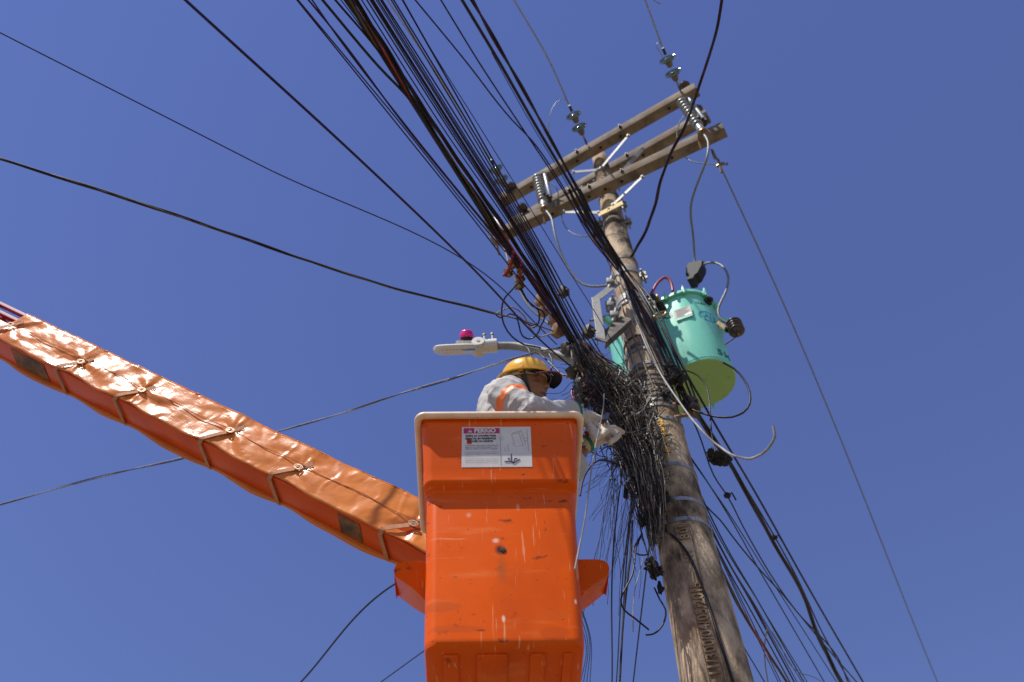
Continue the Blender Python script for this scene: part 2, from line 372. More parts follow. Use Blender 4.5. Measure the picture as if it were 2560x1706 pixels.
# ================================================================== the pole
pole = thing('utility_pole', (PX, PY, 0), 'tall tapering concrete utility pole with cast lettering and steel bands', 'utility pole')
PT = Y(1494, 374, PY-.06).z
prof = [(pole_r(z), z) for z in [i*PT/40 for i in range(41)]]
prof += [(pole_r(PT)*.9, PT+.008)]
MB().lathe(prof, (PX, PY, 0), (0, 0, 1), 48).build('shaft', 'concrete', pole)
CAMA = math.atan2(-PY, -PX)                      # bearing from the pole to the viewer
def on_pole(ang, z, h=0.):                       # ang is measured rightwards as seen by the viewer
    r = pole_r(z)+h; a = CAMA+ang
    return V(PX+r*math.cos(a), PY+r*math.sin(a), z)
def wrap(txt, size, z0, mname, mode, ang0=0., h=.0, name='lettering', **kw):
    mb = MB(); vs, fs = text_mesh(txt, size, **kw); out = []
    for p in vs:
        if mode == 'up': s, z = -p.y, z0+p.x          # reads upwards, tops to the left
        else: s, z = p.x, z0+p.y
        out.append(on_pole(ang0+s/pole_r(z), z, h+p.z))
    mb.add(out, fs); return mb.build(name, mname, pole, smooth=False)
zt = zpole(1318); zb = zpole(1760)
wrap('11/300/04/05/2015', .066, zpole(1560)-.02, 'concrete_cast', 'up', .03, .004, extr=.006, bold=.001, spacing=.98)
wrap('M4', .055, zpole(1392), 'concrete_cast', 'up', .03, .003, extr=.004)
wrap('80I', .066, zpole(1332), 'concrete_cast', 'up', .03, .004, extr=.006, bold=.001, spacing=1.15)
for sgn in (-1, 1):                              # the edges of the cast name panel
    P = [on_pole(.03+sgn*.034/pole_r(z), z, .002) for z in [zpole(1312)+(3.6-zpole(1312))*i/14 for i in range(15)]]
    MB().tube(P, .0045, 6).build('cast_rim', 'concrete_cast', pole)
MB().tube([on_pole(.03-.034/pole_r(zpole(1312)), zpole(1312), .002), on_pole(.03, zpole(1311), .002), on_pole(.03+.034/pole_r(zpole(1312)), zpole(1312), .002)], .0045, 6).build('cast_rim', 'concrete_cast', pole)
for i, (ch, yy) in enumerate(zip('48862681', (1052, 1064, 1076, 1088, 1100.5, 1113.5, 1126.5, 1139))):
    x = 1500+(yy-400)*.222; zz = zpole(yy); off = (1651+(yy-1052)*.24-x)/2489*4.3
    wrap(ch, .050, zz, 'yellow_paint', 'flat', off/pole_r(zz), .0025, name='painted_digit', bold=.0028, extr=.0012)
def band(z, hgt, m='steel_band', h=.004, holes=0, tilt=0., buckle=None, name='steel_band'):
    mb = MB(); n = 48; rings = []
    for (dz, hh) in ((-hgt/2, 0), (-hgt/2, h), (hgt/2, h), (hgt/2, 0)):
        rings.append([on_pole(2*math.pi*k/n, z+dz, hh)+V(0, 0, tilt*math.sin(2*math.pi*k/n)) for k in range(n)])
    mb.loft(rings, caps=False)
    o = mb.build(name, m, pole, angle=30)
    if holes:
        hb = MB()
        for k in range(holes):
            a = -1.45+2.9*(k+.5)/holes; c = on_pole(a, z, h+.0006)+V(0, 0, tilt*math.sin(a))
            t = (on_pole(a+.02, z)-on_pole(a-.02, z)).normalized(); nn = (c-V(PX, PY, c.z)).normalized()
            hb.box(c, (.014, .0012, .0055), t, nn, V(0, 0, 1))
        hb.build('slot', 'black_plastic', o)['kind'] = 'stuff'
    if buckle is not None:
        c = on_pole(buckle, z, h+.006)+V(0, 0, tilt*math.sin(buckle)); nn = (c-V(PX, PY, c.z)).normalized(); t = nn.cross(V(0, 0, 1))
        MB().box(c, (.022, .012, hgt*1.25), t, nn, V(0, 0, 1), bev=.003).build('buckle', m, o)
    return o
def bolt_pair(ang, z, side=1):                    # clamp ears with nuts beside a band
    c = on_pole(ang, z, .022); nn = (c-V(PX, PY, c.z)).normalized(); t = nn.cross(V(0, 0, 1))
    mb = MB().box(c, (.010, .05, .042), t, nn, V(0, 0, 1), bev=.002).box(c+t*.03, (.010, .05, .042), t, nn, V(0, 0, 1), bev=.002)
    mb.lathe([(.007, -.045), (.007, .075)], c, t, 8); mb.lathe([(.013, .036), (.013, .05)], c, t, 6); mb.lathe([(.013, -.016), (.013, -.006)], c, t, 6)
    return mb.build('clamp_bolt', 'galv', pole, smooth=False)
for yy, hg, mm, hh, ho in [(455, .03, 'dirty_band', .006, 0), (478, .05, 'dirty_band', .007, 0), (545, .05, 'dirty_band', .008, 0), (641, .03, 'dirty_band', .005, 0), (672, .055, 'galv', .007, 0),
                           (735, .06, 'galv', .007, 0), (750, .022, 'galv', .010, 0), (800, .03, 'galv', .005, 0),
                           (838, .012, 'dark_iron', .007, 0), (858, .036, 'dirty_band', .005, 0), (871, .022, 'steel_band', .008, 9),
                           (906, .024, 'steel_band', .006, 9), (917, .020, 'dirty_band', .009, 9), (934, .018, 'dirty_band', .006, 0),
                           (945, .020, 'dirty_band', .004, 0), (957, .020, 'dirty_band', .006, 0), (974, .022, 'dirty_band', .005, 7), (986, .020, 'dirty_band', .006, 9),
                           (998, .018, 'steel_band', .006, 10), (1011, .020, 'steel_band', .005, 0), (1044, .024, 'steel_band', .005, 10)]:
    band(zpole(yy), hg, mm, hh, ho, tilt=rnd.uniform(-.006, .006), buckle=rnd.uniform(-1.2, -.5) if ho else None)
for yy, tl in ((1160, -.004), (1247, -.004), (1297, -.006)):
    band(zpole(yy), .024, 'steel_band', .004, 0, tilt=tl, buckle=-.55)
for ang, yy in ((1.45, 455), (-1.45, 440), (1.5, 505), (-1.5, 528), (1.45, 547), (1.42, 680), (-1.4, 716), (-1.42, 760), (1.45, 752), (-1.3, 790)):
    bolt_pair(ang, zpole(yy))
# ================================================================== crossarms
def crossarm(p, q, z, wdt, hgt, label, holes):
    P, Q = Z(*p, z), Z(*q, z); d = (Q-P).normalized(); nrm = V(-d.y, d.x, 0)
    if nrm.y < 0: nrm = -nrm
    root = thing('wooden_crossarm', (P+Q)/2, label, 'crossarm', 'weathered wooden crossarms at the pole top')
    L = (Q-P).length; mid = (P+Q)/2
    MB().box(mid+nrm*wdt/2+V(0, 0, hgt/2), (L, wdt, hgt), d, nrm, V(0, 0, 1), bev=.005).build('beam', 'wood', root)
    for t in holes:
        c = P+d*(L*t)+nrm*wdt*.5
        MB().lathe([(.013, -.0015), (.013, .004)], c, V(0, 0, 1), 10).build('bolt_hole', 'black_plastic', root, smooth=False)
        if t in holes[::2]: continue
        c2 = P+d*(L*t+.03)+V(0, 0, hgt*.55)
        mb = MB().lathe([(.007, -.028), (.007, hgt*.2)], c2, nrm, 8).lathe([(.014, -.016), (.014, -.002)], c2, nrm, 6); mb.build('bolt', 'dark_iron', root, smooth=False)
    return root, P, Q, d, nrm, L
LOW = crossarm((1224, 596), (1810, 319), 8.22, .085, .10, 'lowest weathered crossarm, passing in front of the pole', (.27, .43, .50, .57, .78))
TOP = crossarm((1247, 501), (1740, 219), 8.93, .085, .10, 'highest brown crossarm, carrying the three insulator strings', (.16, .40, .52, .62, .86))
MID = crossarm((1272, 563), (1768, 286), 9.00, .085, .10, 'middle crossarm that runs behind the pole', (.30, .60, .68))
def strut(a, b, root, wd=.034, th=.005):
    a, b = Vector(a), Vector(b); d = (b-a).normalized(); s = d.cross(V(0, 0, 1)).normalized(); n = s.cross(d)
    mb = MB().box((a+b)/2, ((b-a).length, th, wd), d, s, n, bev=.0015)
    for e in (a+d*.012, b-d*.012): mb.lathe([(.011, -.012), (.011, .012)], e, s, 6)
    return mb.build('brace', 'galv', root, smooth=False)
strut(PB(1500, 424, -.10), PB(1573, 337, -.17), TOP[0]); strut(PB(1498, 425, -.11), PB(1430, 431, -.17), TOP[0])
strut(PB(1557, 430, -.14), PB(1607, 371, .08), MID[0]); strut(PB(1494, 468, -.12), PB(1450, 470, .08), MID[0])
strut(PB(1530, 515, -.12), PB(1609, 440, -.17), LOW[0]); strut(PB(1500, 532, -.12), PB(1405, 530, -.17), LOW[0])
pl = thing('yellow_tag', PB(1525, 525, -.13), 'small yellow number plate fixed under the lowest crossarm', 'sign')
c = PB(1526, 522, -.125); dx = (PB(1555, 508, -.125)-PB(1497, 537, -.125)); dl = dx.length; dx.normalize(); up = V(0, 0, 1); nn = dx.cross(up)
up = nn.cross(dx); nn = nn if nn.y < 0 else -nn
MB().box(c, (dl+.01, .003, .055), dx, nn, up, bev=.0008).build('plate', 'yellow_plate', pl, smooth=False)
tm = MB(); put_text(tm, '3 - 1213-SUHS', .028, lambda p: c+dx*(p.x+.0)+up*(p.y-.008)+nn*.0022); tm.build('lettering', 'yellow_ink', pl, smooth=False)
MB().lathe([(.009, 0), (.009, .008)], c+up*.012-dx*.012, nn, 6).build('bolt', 'dark_iron', pl, smooth=False)
# ================================================================== insulator strings and high lines
def istring(p_arm, p_wire, z, discs, label):
    a, b = Z(*p_arm, z), Z(*p_wire, z+.02); d = (b-a).normalized(); L = (b-a).length
    root = thing('insulator_string', a, label, 'insulator', 'glass insulator strings on the highest crossarm')
    ring = [a+d*.03+(d*math.cos(t)+V(0, 0, 1)*math.sin(t))*.026 for t in [2*math.pi*i/16 for i in range(17)]]
    MB().tube(ring, .006, 6).build('eye_ring', 'dark_iron', root)
    MB().tube([a+d*.05, a+d*(L*.40)], .008, 8).build('link', 'galv', root)
    for f in discs:
        c = a+d*(L*f)
        dk = MB().lathe([(.012, -.02), (.03, -.012), (.055, -.004), (.068, .006), (.068, .012), (.060, .010), (.056, .002), (.048, .012), (.044, .003), (.036, .014), (.030, .006), (.02, .018), (.012, .02)][::-1], c, d, 28).build('disc', 'glass_disc', root)
        MB().lathe([(.010, -.062), (.020, -.058), (.028, -.03), (.030, -.014), (.012, -.012)], c, d, 16).build('cap', 'wood', dk)
    MB().tube([a+d*(L*.98), a+d*(L*.84)], .011, 8).build('clevis', 'dark_iron', root)
    return b, d
w1, d1 = istring((1468, 362), (1422, 262), 8.99, (.42, .72), 'insulator string on the highest crossarm just left of the pole top')
w2, d2 = istring((1703, 232), (1656, 118), 8.99, (.42, .72), 'insulator string at the right end of the highest crossarm')
w3, d3 = istring((1272, 486), (1226, 398), 8.99, (.40, .70), 'insulator string at the left end of the highest crossarm, seen through the cables')
def ext(p, q, L): return Vector(q)+(Vector(q)-Vector(p)).normalized()*L
hv = 'bare high voltage lines'
q = Z(1285, 0, 8.97); cable('high_line', 'bare high line running up from the insulator just left of the pole top', [w1, Z(1372, 150, 8.98), q, ext(w1, q, 4)], .0065, 'alu_wire', hv, 'wire')
q = Z(1613, 0, 8.97); cable('high_line', 'bare high line running up from the rightmost insulator string', [w2, q, ext(w2, q, 4)], .0065, 'alu_wire', hv, 'wire')
q = Z(968, 0, 8.9); cable('high_line', 'bare high line running up from the leftmost insulator string', [w3, Z(1105, 205, 8.95), q, ext(w3, q, 4)], .006, 'alu_wire', hv, 'wire')
q = Z(2344, 1706, 8.1); p = PB(1782, 375, -.12); cable('high_line', 'thin grey line sloping away to the lower right corner', [p, Z(1905, 640, 8.2), q, ext(p, q, 5)], .006, 'grey_cable', hv, 'wire')
cable('line_tail', 'thin curled tail wire beside the insulator just left of the pole top', [w1, Z(1410, 247, 8.95), Z(1390, 258, 8.9), Z(1376, 285, 8.8), Z(1372, 325, 8.7), Z(1378, 370, 8.65)], .0032, 'alu_wire', 'jumper wires', 'wire')
cable('line_tail', 'short hooked tail wire above the rightmost insulator string', [w2, Z(1648, 107, 9.0), Z(1640, 112, 9.0), Z(1648, 128, 9.0), Z(1656, 142, 8.98)], .0035, 'alu_wire', 'jumper wires', 'wire')
cable('line_tail', 'loose curled wire end at the top edge above the rightmost insulator', [Z(1622, -12, 8.99), Z(1640, 5, 9.0), Z(1652, 10, 9.0)], .004, 'white_cable', 'jumper wires', 'wire')
# pin insulators on the crossarms
def pin(px, py, off, label):
    c = PB(px, py, off); root = thing('pin_insulator', c, label, 'insulator', 'small dark pin insulators on the crossarms')
    MB().tube([c-V(0, 0, .10), c], .008, 8).build('pin', 'dark_iron', root)
    MB().lathe([(.018, -.01), (.045, 0), (.047, .012), (.03, .025), (.036, .04), (.024, .055), (.02, .06)], c, V(0, 0, 1), 20).build('shed', 'brown_glaze', root)
pin(1712, 217, -.14, 'dark pin insulator on the right tip of the highest crossarm')
pin(1744, 276, .12, 'dark pin insulator on the right end of the middle crossarm')
pin(1306, 522, .12, 'dark pin insulator on the left end of the middle crossarm')
pin(1277, 470, -.14, 'dark pin insulator on the left end of the highest crossarm')
# ================================================================== fuse cutouts
def cutout(p, q, off, label, side):
    a, b = PB(*p, off), PB(*q, off+.02); d = (b-a).normalized(); L = (b-a).length
    s = d.cross(V(0, -1, 0)).normalized()*side; fr = V(0, -1, 0)
    root = thing('fuse_cutout', a, label, 'fuse cutout', 'porcelain fuse cutouts on the crossarms')
    c0 = a+s*.030; pr = [(.020, 0)]
    for k in range(9):
        h = .03+k*(L-.10)/9; pr += [(.026, h), (.040, h+.004), (.040, h+.010), (.026, h+.014)]
    pr += [(.028, L-.05), (.030, L-.02), (.022, L)]
    MB().lathe(pr, c0, d, 20).build('porcelain_body', 'porcelain', root, angle=25)
    t0 = a-s*.028+fr*.02
    MB().lathe([(.013, .02), (.016, .03), (.016, L*.72), (.012, L*.74)], t0, d, 14).build('fuse_tube', 'porcelain', root)
    MB().box(a+d*.012-s*.01, (.03, .06, .09), d, fr, s, bev=.004).box(a-d*.02-s*.03, (.06, .02, .03), d, fr, s).build('top_contact', 'dark_iron', root)
    mb = MB().box(a+d*(L*.74)-s*.015, (.05, .05, .05), d, fr, s, bev=.006)
    for k in range(3): mb.blob(a+d*(L*(.70+.05*k))+fr*.03-s*(.02*k-.01), .014, 2, jit=.2)
    mb.build('hinge', 'dark_iron', root)
    MB().lathe([(.026, 0), (.033, .012), (.034, .03), (.020, .036)], c0+d*(L-.008), d, 16).build('end_cap', 'bronze', root)
    MB().tube([c0+d*(L*.86), c0+d*(L*.88)-fr*.10, c0+d*(L*1.02)-fr*.13], .009, 6).build('mount_arm', 'rust', root)
    return c0+d*(L+.02), a
c1, t1 = cutout((1352, 440), (1371, 519), -.30, 'porcelain fuse cutout hanging left of the pole', 1)
c2, t2 = cutout((1712, 252), (1766, 328), -.30, 'porcelain fuse cutout at the right end of the crossarms', 1)
c3, t3 = cutout((1227, 548), (1256, 598), -.30, 'porcelain fuse cutout at the left crossarm tip, half hidden by cables', 1)
jg = 'grey insulated jumper cables'
cable('jumper_cable', 'grey jumper cable dropping from the right fuse cutout to the green transformer', [c2, PB(1771, 360, -.30), PB(1766, 400, -.28), PB(1743, 460, -.15), PB(1728, 510, 0), PB(1727, 540, .1), PB(1733, 590, .25), PB(1736, 640, .36), PB(1737, 668, .38)], .0085, 'grey_cable', jg)
cable('jumper_cable', 'grey jumper cable sagging from the left fuse cutout to the angle bracket', [c1, PB(1378, 545, -.30), PB(1388, 590, -.28), PB(1405, 640, -.22), PB(1430, 685, -.16), PB(1458, 712, -.12), PB(1495, 717, -.10), PB(1530, 712, -.08)], .0085, 'grey_cable', jg)
cable('jumper_cable', 'grey jumper cable hanging from the cutout at the left crossarm tip', [c3, PB(1262, 625, -.28), PB(1275, 670, -.25), PB(1295, 715, -.2), PB(1325, 770, -.15), PB(1365, 805, -.1), PB(1400, 830, -.08), PB(1450, 850, 0)], .0085, 'grey_cable', jg)
cable('jumper_wire', 'thin wire looping below the lowest crossarm beside the pole', [PB(1403, 533, -.15), PB(1408, 556, -.15), PB(1425, 580, -.15), PB(1452, 591, -.14), PB(1482, 590, -.12), PB(1505, 582, -.1)], .0042, 'grey_cable', 'jumper wires', 'wire')
cable('jumper_wire', 'thin wire looping out to the right under the lowest crossarm', [PB(1708, 388, -.15), PB(1725, 402, -.15), PB(1750, 408, -.14), PB(1780, 410, -.13), PB(1800, 411, -.12)], .0042, 'grey_cable', 'jumper wires', 'wire')
cable('jumper_wire', 'thin wire curving between the two upper crossarms at right', [PB(1718, 284, -.25), PB(1700, 305, -.25), PB(1694, 325, -.22), PB(1692, 345, -.2)], .0042, 'grey_cable', 'jumper wires', 'wire')
cable('jumper_wire', 'thin wire arching from the left cutout to the crossarm', [PB(1365, 455, -.3), PB(1385, 463, -.28), PB(1395, 480, -.25), PB(1396, 500, -.2)], .0042, 'grey_cable', 'jumper wires', 'wire')
lc = thing('line_clamp', PB(1800, 412, -.12), 'small hooked line clamp on the thin grey line at right', 'clamp')
MB().box(PB(1801, 412, -.12), (.06, .02, .02), A, B, V(0, 0, 1), bev=.005).tube([PB(1806, 412, -.12), PB(1814, 411, -.12), PB(1819, 408, -.12), PB(1818, 413, -.12)], .006, 6).tube([PB(1779, 375, -.12), PB(1786, 395, -.12), PB(1796, 400, -.12), PB(1800, 412, -.12), PB(1803, 432, -.12)], .008, 6).build('clamp_body', 'bronze', lc)
# ================================================================== the transformer
OFF = .40; ZB, ZT = 6.40, 7.14; TC = POLE+A*.07+B*OFF; HW, HL = .19, .375
def obround(r, z, s=1., n=14):
    out = []; e = HL-HW
    for k in range(n+1): a = -math.pi/2+math.pi*k/n; out.append(TC+A*(e+r*math.cos(a))+B*(r*math.sin(a))+V(0, 0, z))
    for k in range(n+1): a = math.pi/2+math.pi*k/n; out.append(TC+A*(-e+r*math.cos(a))+B*(r*math.sin(a))+V(0, 0, z))
    return out
tr = thing('transformer', TC+V(0, 0, ZB), 'mint green pole transformer mounted behind the concrete pole', 'transformer')
MB().loft([obround(HW-.004, ZB+.001), obround(HW, ZB+.012), obround(HW, ZT-.03)]).build('tank', 'tank_green', tr, angle=30)
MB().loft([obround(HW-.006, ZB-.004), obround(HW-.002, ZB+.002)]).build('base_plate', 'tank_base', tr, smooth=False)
MB().tube(obround(HW+.0008, ZB+.02)+[obround(HW+.0008, ZB+.02)[0]], .0022, 5).build('weld_seam', 'tank_green', tr)
MB().loft([obround(HW+.0, ZT-.029), obround(HW+.022, ZT-.027), obround(HW+.022, ZT-.012), obround(HW+.018, ZT-.010), obround(HW+.018, ZT+.004), obround(HW-.02, ZT+.015)]).build('lid', 'tank_green', tr, angle=30)
def side(s, z, h=0.):         # point on the front of the tank: s along A from the tank centre
    e = HL-HW
    if abs(s) <= e: return TC+A*s-B*(HW+h)+V(0, 0, z), -B, A
    sg = 1 if s > 0 else -1; a = (abs(s)-e)/HW
    nn = (A*sg*math.sin(a)-B*math.cos(a)); tt = (A*math.cos(a)+B*sg*math.sin(a))
    return TC+A*sg*e+nn*(HW+h)+V(0, 0, z), nn, tt
for s in (-.30, -.05, .12, .24, .37, .50):
    c, n_, t_ = side(s, ZT-.02, .024)
    MB().box(c, (.022, .03, .05), t_, n_, V(0, 0, 1), bev=.006).lathe([(.008, -.035), (.008, .04)], c+n_*.008, V(0, 0, 1), 8).build('lid_clamp', 'tank_green', tr)
for s, tx in ((-.09, 'X2'), (.07, 'X3')):
    c, n_, t_ = side(s, ZT-.115, .0); d = (n_*.8+V(0, 0, .6)).normalized()
    bs = MB().lathe([(.034, 0), (.034, .02), (.026, .03), (.030, .04), (.022, .06), (.012, .065)], c, d, 16).build('bushing', 'black_plastic', tr)
    MB().box(c+d*.085, (.03, .03, .05), t_, n_.cross(t_), d, bev=.004).build('terminal', 'bronze', bs)
    mb = MB(); put_text(mb, tx, .075, lambda p: side(s+.02+p.x, ZT-.20+p.y, .0012)[0], bold=.002); mb.build('marking', 'tank_ink', tr, smooth=False)
mb = MB(); put_text(mb, '5H', .082, lambda p: side(.40+p.x, ZB+.085+p.y, .0012)[0], bold=.003, spacing=1.25); mb.build('marking', 'tank_ink', tr, smooth=False)
mb = MB(); put_text(mb, '13.8kV', .028, lambda p: side(.335+p.x, ZT-.13+p.y, .0012)[0], bold=.001); mb.build('marking', 'tank_ink', tr, smooth=False)
lg = MB()
for k in range(40):
    a0, a1 = 2*math.pi*k/40, 2*math.pi*(k+1)/40
    if k in (4, 5, 24, 25): continue
    q = [side(.36+.066*f*math.cos(a), ZT-.27+.055*f*math.sin(a), .0012)[0] for a, f in ((a0, 1), (a1, 1), (a1, .82), (a0, .82))]
    lg.add(q, [(0, 1, 2, 3)])
put_text(lg, 'AJ', .07, lambda p: side(.36+p.x, ZT-.27+p.y, .0013)[0], bold=.0005); lg.build('emblem', 'logo_blue', tr, smooth=False)
c, n_, t_ = side(.20, ZT-.235, .008)
npd = MB().box(c, (.115, .004, .10), t_, n_, V(0, 0, 1), bev=.001).build('nameplate', 'plate_metal', tr, smooth=False)
ik = MB()
for r in range(7): ik.box(c+n_*.0026+V(0, 0, .04-.012*r)+t_*(-.005*(r % 3)), (.09-.012*(r % 3), .0008, .0035), t_, n_, V(0, 0, 1))
ik.build('print', 'plate_ink', npd, smooth=False)
MB().box(c+n_*.0028+t_*.03-V(0, 0, .036), (.045, .001, .018), t_, n_, V(0, 0, 1)).build('blank_field', 'sticker_white', npd, smooth=False)
MB().box(c-n_*.004-V(0, 0, .055), (.11, .012, .02), t_, n_, V(0, 0, 1)).build('plate_holder', 'tank_green', tr, smooth=False)
for sA in (-.16, .03):                                      # mounting fins that reach to the pole
    c0, n_, t_ = side(sA, ZT-.02); c1_, _, _ = side(sA, ZB+.22)
    MB().prism([c0, c0+n_*.11, c0+n_*.11-V(0, 0, .14), c1_], A*.006).build('mounting_fin', 'tank_green', tr, smooth=False)
MB().box(TC-B*(HW+.10)-A*.065+V(0, 0, ZT-.08), (.26, .012, .09), A, B, V(0, 0, 1), bev=.003).build('hanger_plate', 'dark_iron', tr, smooth=False)
for s, z in ((.60, ZT-.06),):
    c, n_, t_ = side(s, z); MB().prism([c, c+n_*.03+V(0, 0, -.06), c+n_*.10+V(0, 0, .05), c+n_*.115+V(0, 0, .085), c+n_*.085+V(0, 0, .07), c+V(0, 0, .05)], t_*.008).build('lifting_lug', 'tank_green', tr, smooth=False)
    MB().box(c+n_*.03-V(0, 0, .09), (.05, .06, .035), t_, n_, V(0, 0, 1), bev=.005).build('ground_pad', 'tank_green', tr)
c, n_, t_ = side(.40, ZT-.075)
MB().lathe([(.03, 0), (.034, .012), (.02, .02), (.024, .035), (.01, .045)], c, n_, 14).build('gauge', 'black_plastic', tr)
MB().lathe([(.006, .045), (.006, .05)], c, n_, 10).build('gauge_button', 'tool_red', tr)
for k in range(3):                                          # little cooling tube ends under the back rim
    a = -.02+.09*k; MB().lathe([(.012, 0), (.006, .035)], TC+A*a+B*(HW+.012)+V(0, 0, ZB+.01), V(0, 0, -1)+B*.4, 8).build('drain_stub', 'tank_green', tr)
for a, b_ in ((.02, -.08), (.10, .06)):
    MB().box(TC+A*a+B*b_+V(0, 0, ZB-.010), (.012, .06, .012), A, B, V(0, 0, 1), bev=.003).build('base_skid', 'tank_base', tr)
# high voltage bushing with its black cover, and the arrester at the right
hb = PB(1734, 706, .38); hb.z = ZT+.01
b1 = MB().lathe([(.035, 0), (.045, .02), (.03, .03), (.045, .05), (.03, .06)], hb, V(0, 0, 1), 18).build('high_bushing', 'porcelain', tr)
dv = (PB(1732, 652, .38)-PB(1736, 700, .38)).normalized()
cv = thing('bushing_cover', PB(1735, 690, .38), 'black insulating cover over the transformer top bushing', 'insulator')
p0, p1 = PB(1733, 700, .38), PB(1744, 664, .38); d = (p1-p0); L = d.length; d.normalize(); s = d.cross(-B).normalized()
MB().loft([[p0+d*(L*t)+s*(a*wd)+B*(b_*.045) for a, b_ in ((-1, -1), (1, -1), (1, 1), (-1, 1))] for t, wd in ((-.25, .022), (0, .026), (.12, .045), (.62, .058), (.95, .052))]).build('cover', 'black_plastic', cv, angle=30)
MB().tube([p0+d*L*.93+s*.03, p0+d*L*1.1+s*.045], .02, 8).tube([p0+d*L*.93-s*.03, p0+d*L*1.12-s*.035], .02, 8).build('cable_collar', 'black_plastic', cv)
ar = PB(1838, 818, .36)
cable('jumper_cable', 'grey cable looping from the black bushing cover to the arrester', [PB(1752, 665, .36), PB(1768, 658, .36), PB(1790, 658, .36), PB(1810, 670, .35), PB(1821, 695, .35), PB(1818, 720, .35), PB(1806, 748, .34), PB(1797, 768, .34), PB(1796, 785, .34), PB(1806, 802, .35), PB(1828, 810, .36)], .0085, 'grey_cable', jg)
arr = thing('surge_arrester', ar, 'dark ribbed surge arrester on a bracket at the right of the green tank', 'arrester')
ax = (PB(1843, 838, .36)-PB(1830, 806, .36)).normalized()
pr = []
for k in range(4): h = -.045+k*.026; pr += [(.034, h), (.052, h+.006), (.052, h+.012), (.034, h+.018)]
MB().lathe([(.012, -.07), (.02, -.06)]+pr+[(.03, .065), (.012, .07)], ar, ax, 22).build('ribbed_body', 'brown_glaze', arr, angle=25)
q0 = PB(1796, 808, .36); MB().tube([q0, PB(1815, 822, .36), PB(1832, 830, .36)], .017, 4).build('bracket', 'bronze', arr, smooth=False)
MB().tube([PB(1818, 822, .36), PB(1836, 826, .36)], .026, 10).build('neck', 'black_plastic', arr)
MB().lathe([(.012, 0), (.012, .02)], ar+ax*.07, ax, 6).build('terminal', 'bronze', arr)
cable('arrester_lead', 'thin lead from the arrester back to the green tank', [ar+ax*.085, PB(1832, 848, .36), PB(1812, 862, .36)], .0045, 'dark_cable', 'jumper wires', 'wire')
cable('red_jumper', 'short red cable arching over the transformer lid', [PB(1622, 752, .13), PB(1630, 732, .12), PB(1641, 712, .12), PB(1652, 700, .14), PB(1663, 694, .15), PB(1673, 699, .16), PB(1680, 716, .17), PB(1682, 728, .17)], .0105, 'red_sleeve', None)
# ================================================================== brackets on the pole
br = thing('angle_bracket', Y(1560, 700, 3.56), 'grey galvanised angle bracket left of the pole above the cable bundle', 'bracket')
def flat(pts, wd, th, m, root, nm, outv=V(0, -1, 0)):
    for a, b in zip(pts[:-1], pts[1:]):
        a, b = Vector(a), Vector(b); d = (b-a).normalized(); s = outv-d*outv.dot(d); s.normalize(); n = d.cross(s)
        MB().box((a+b)/2, ((b-a).length+.012, th, wd), d, s, n, bev=.002).box((a+b)/2+n*(wd/2-.003)-s*.0+(-s)*.02, ((b-a).length, .045, .005), d, s, n).build(nm, m, root, smooth=False)
flat([Y(1546, 706, 3.52), Y(1491, 748, 3.45)], .05, .006, 'galv', br, 'top_bar'); flat([Y(1489, 745, 3.445), Y(1503, 848, 3.40)], .05, .006, 'galv', br, 'upright_bar')
flat([Y(1501, 852, 3.39), Y(1566, 795, 3.54)], .075, .007, 'dirty_band', br, 'lower_bar')
MB().tube([Y(1476, 802, 3.42), Y(1515, 791, 3.5), Y(1545, 785, 3.6)], .008, 8).build('tie_rod', 'galv', br)
for px, py in ((1526, 707), (1524, 765), (1536, 790)):
    MB().box(Y(px, py, 3.50), (.05, .05, .05), bev=.006).lathe([(.012, -.05), (.012, .06)], Y(px, py, 3.49), V(.3, -.2, 1), 8).build('clamp_block', 'galv', br)
MB().lathe([(.0, -.02), (.022, -.015), (.024, .03), (.0, .035)], Y(1522, 805, 3.47), V(-.5, -.3, .6), 12).build('green_cap', 'tank_green', br)
rk = thing('spool_rack', Y(1700, 1018, 3.66), 'rusty bracket with dark spool insulator on the right side of the pole', 'bracket')
for py in (1003, 1036): MB().tube([Y(1668, py+14, 3.62), Y(1690, py+7, 3.6), Y(1725, py, 3.6)], .016, 4, flat=.4).build('arm_strap', 'rust', rk, smooth=False)
sp0, sp1 = Y(1722, 998, 3.6), Y(1734, 1034, 3.6)
MB().lathe([(.02, -.045), (.044, -.04), (.048, -.022), (.03, -.008), (.03, .008), (.048, .022), (.044, .04), (.02, .045)], (sp0+sp1)/2, sp1-sp0, 24).build('spool', 'brown_glaze', rk)
MB().tube([sp0-(sp1-sp0)*.2, sp1+(sp1-sp0)*.25], .009, 8).build('pin', 'rust', rk)
eb = thing('eye_bolt', Y(1640, 785, 3.62), 'bronze eye bolt loop on the right of the pole by the transformer', 'bolt')
ec = Y(1650, 788, 3.58); u_ = (Y(1662, 780, 3.58)-Y(1630, 796, 3.58)).normalized(); v_ = u_.cross(V(0, -1, 0)).normalized()
MB().tube([ec+u_*.045*math.cos(t)+v_*.02*math.sin(t) for t in [2*math.pi*i/20 for i in range(21)]], .008, 8).tube([ec-u_*.04, ec-u_*.11], .012, 8).build('loop', 'bronze', eb)
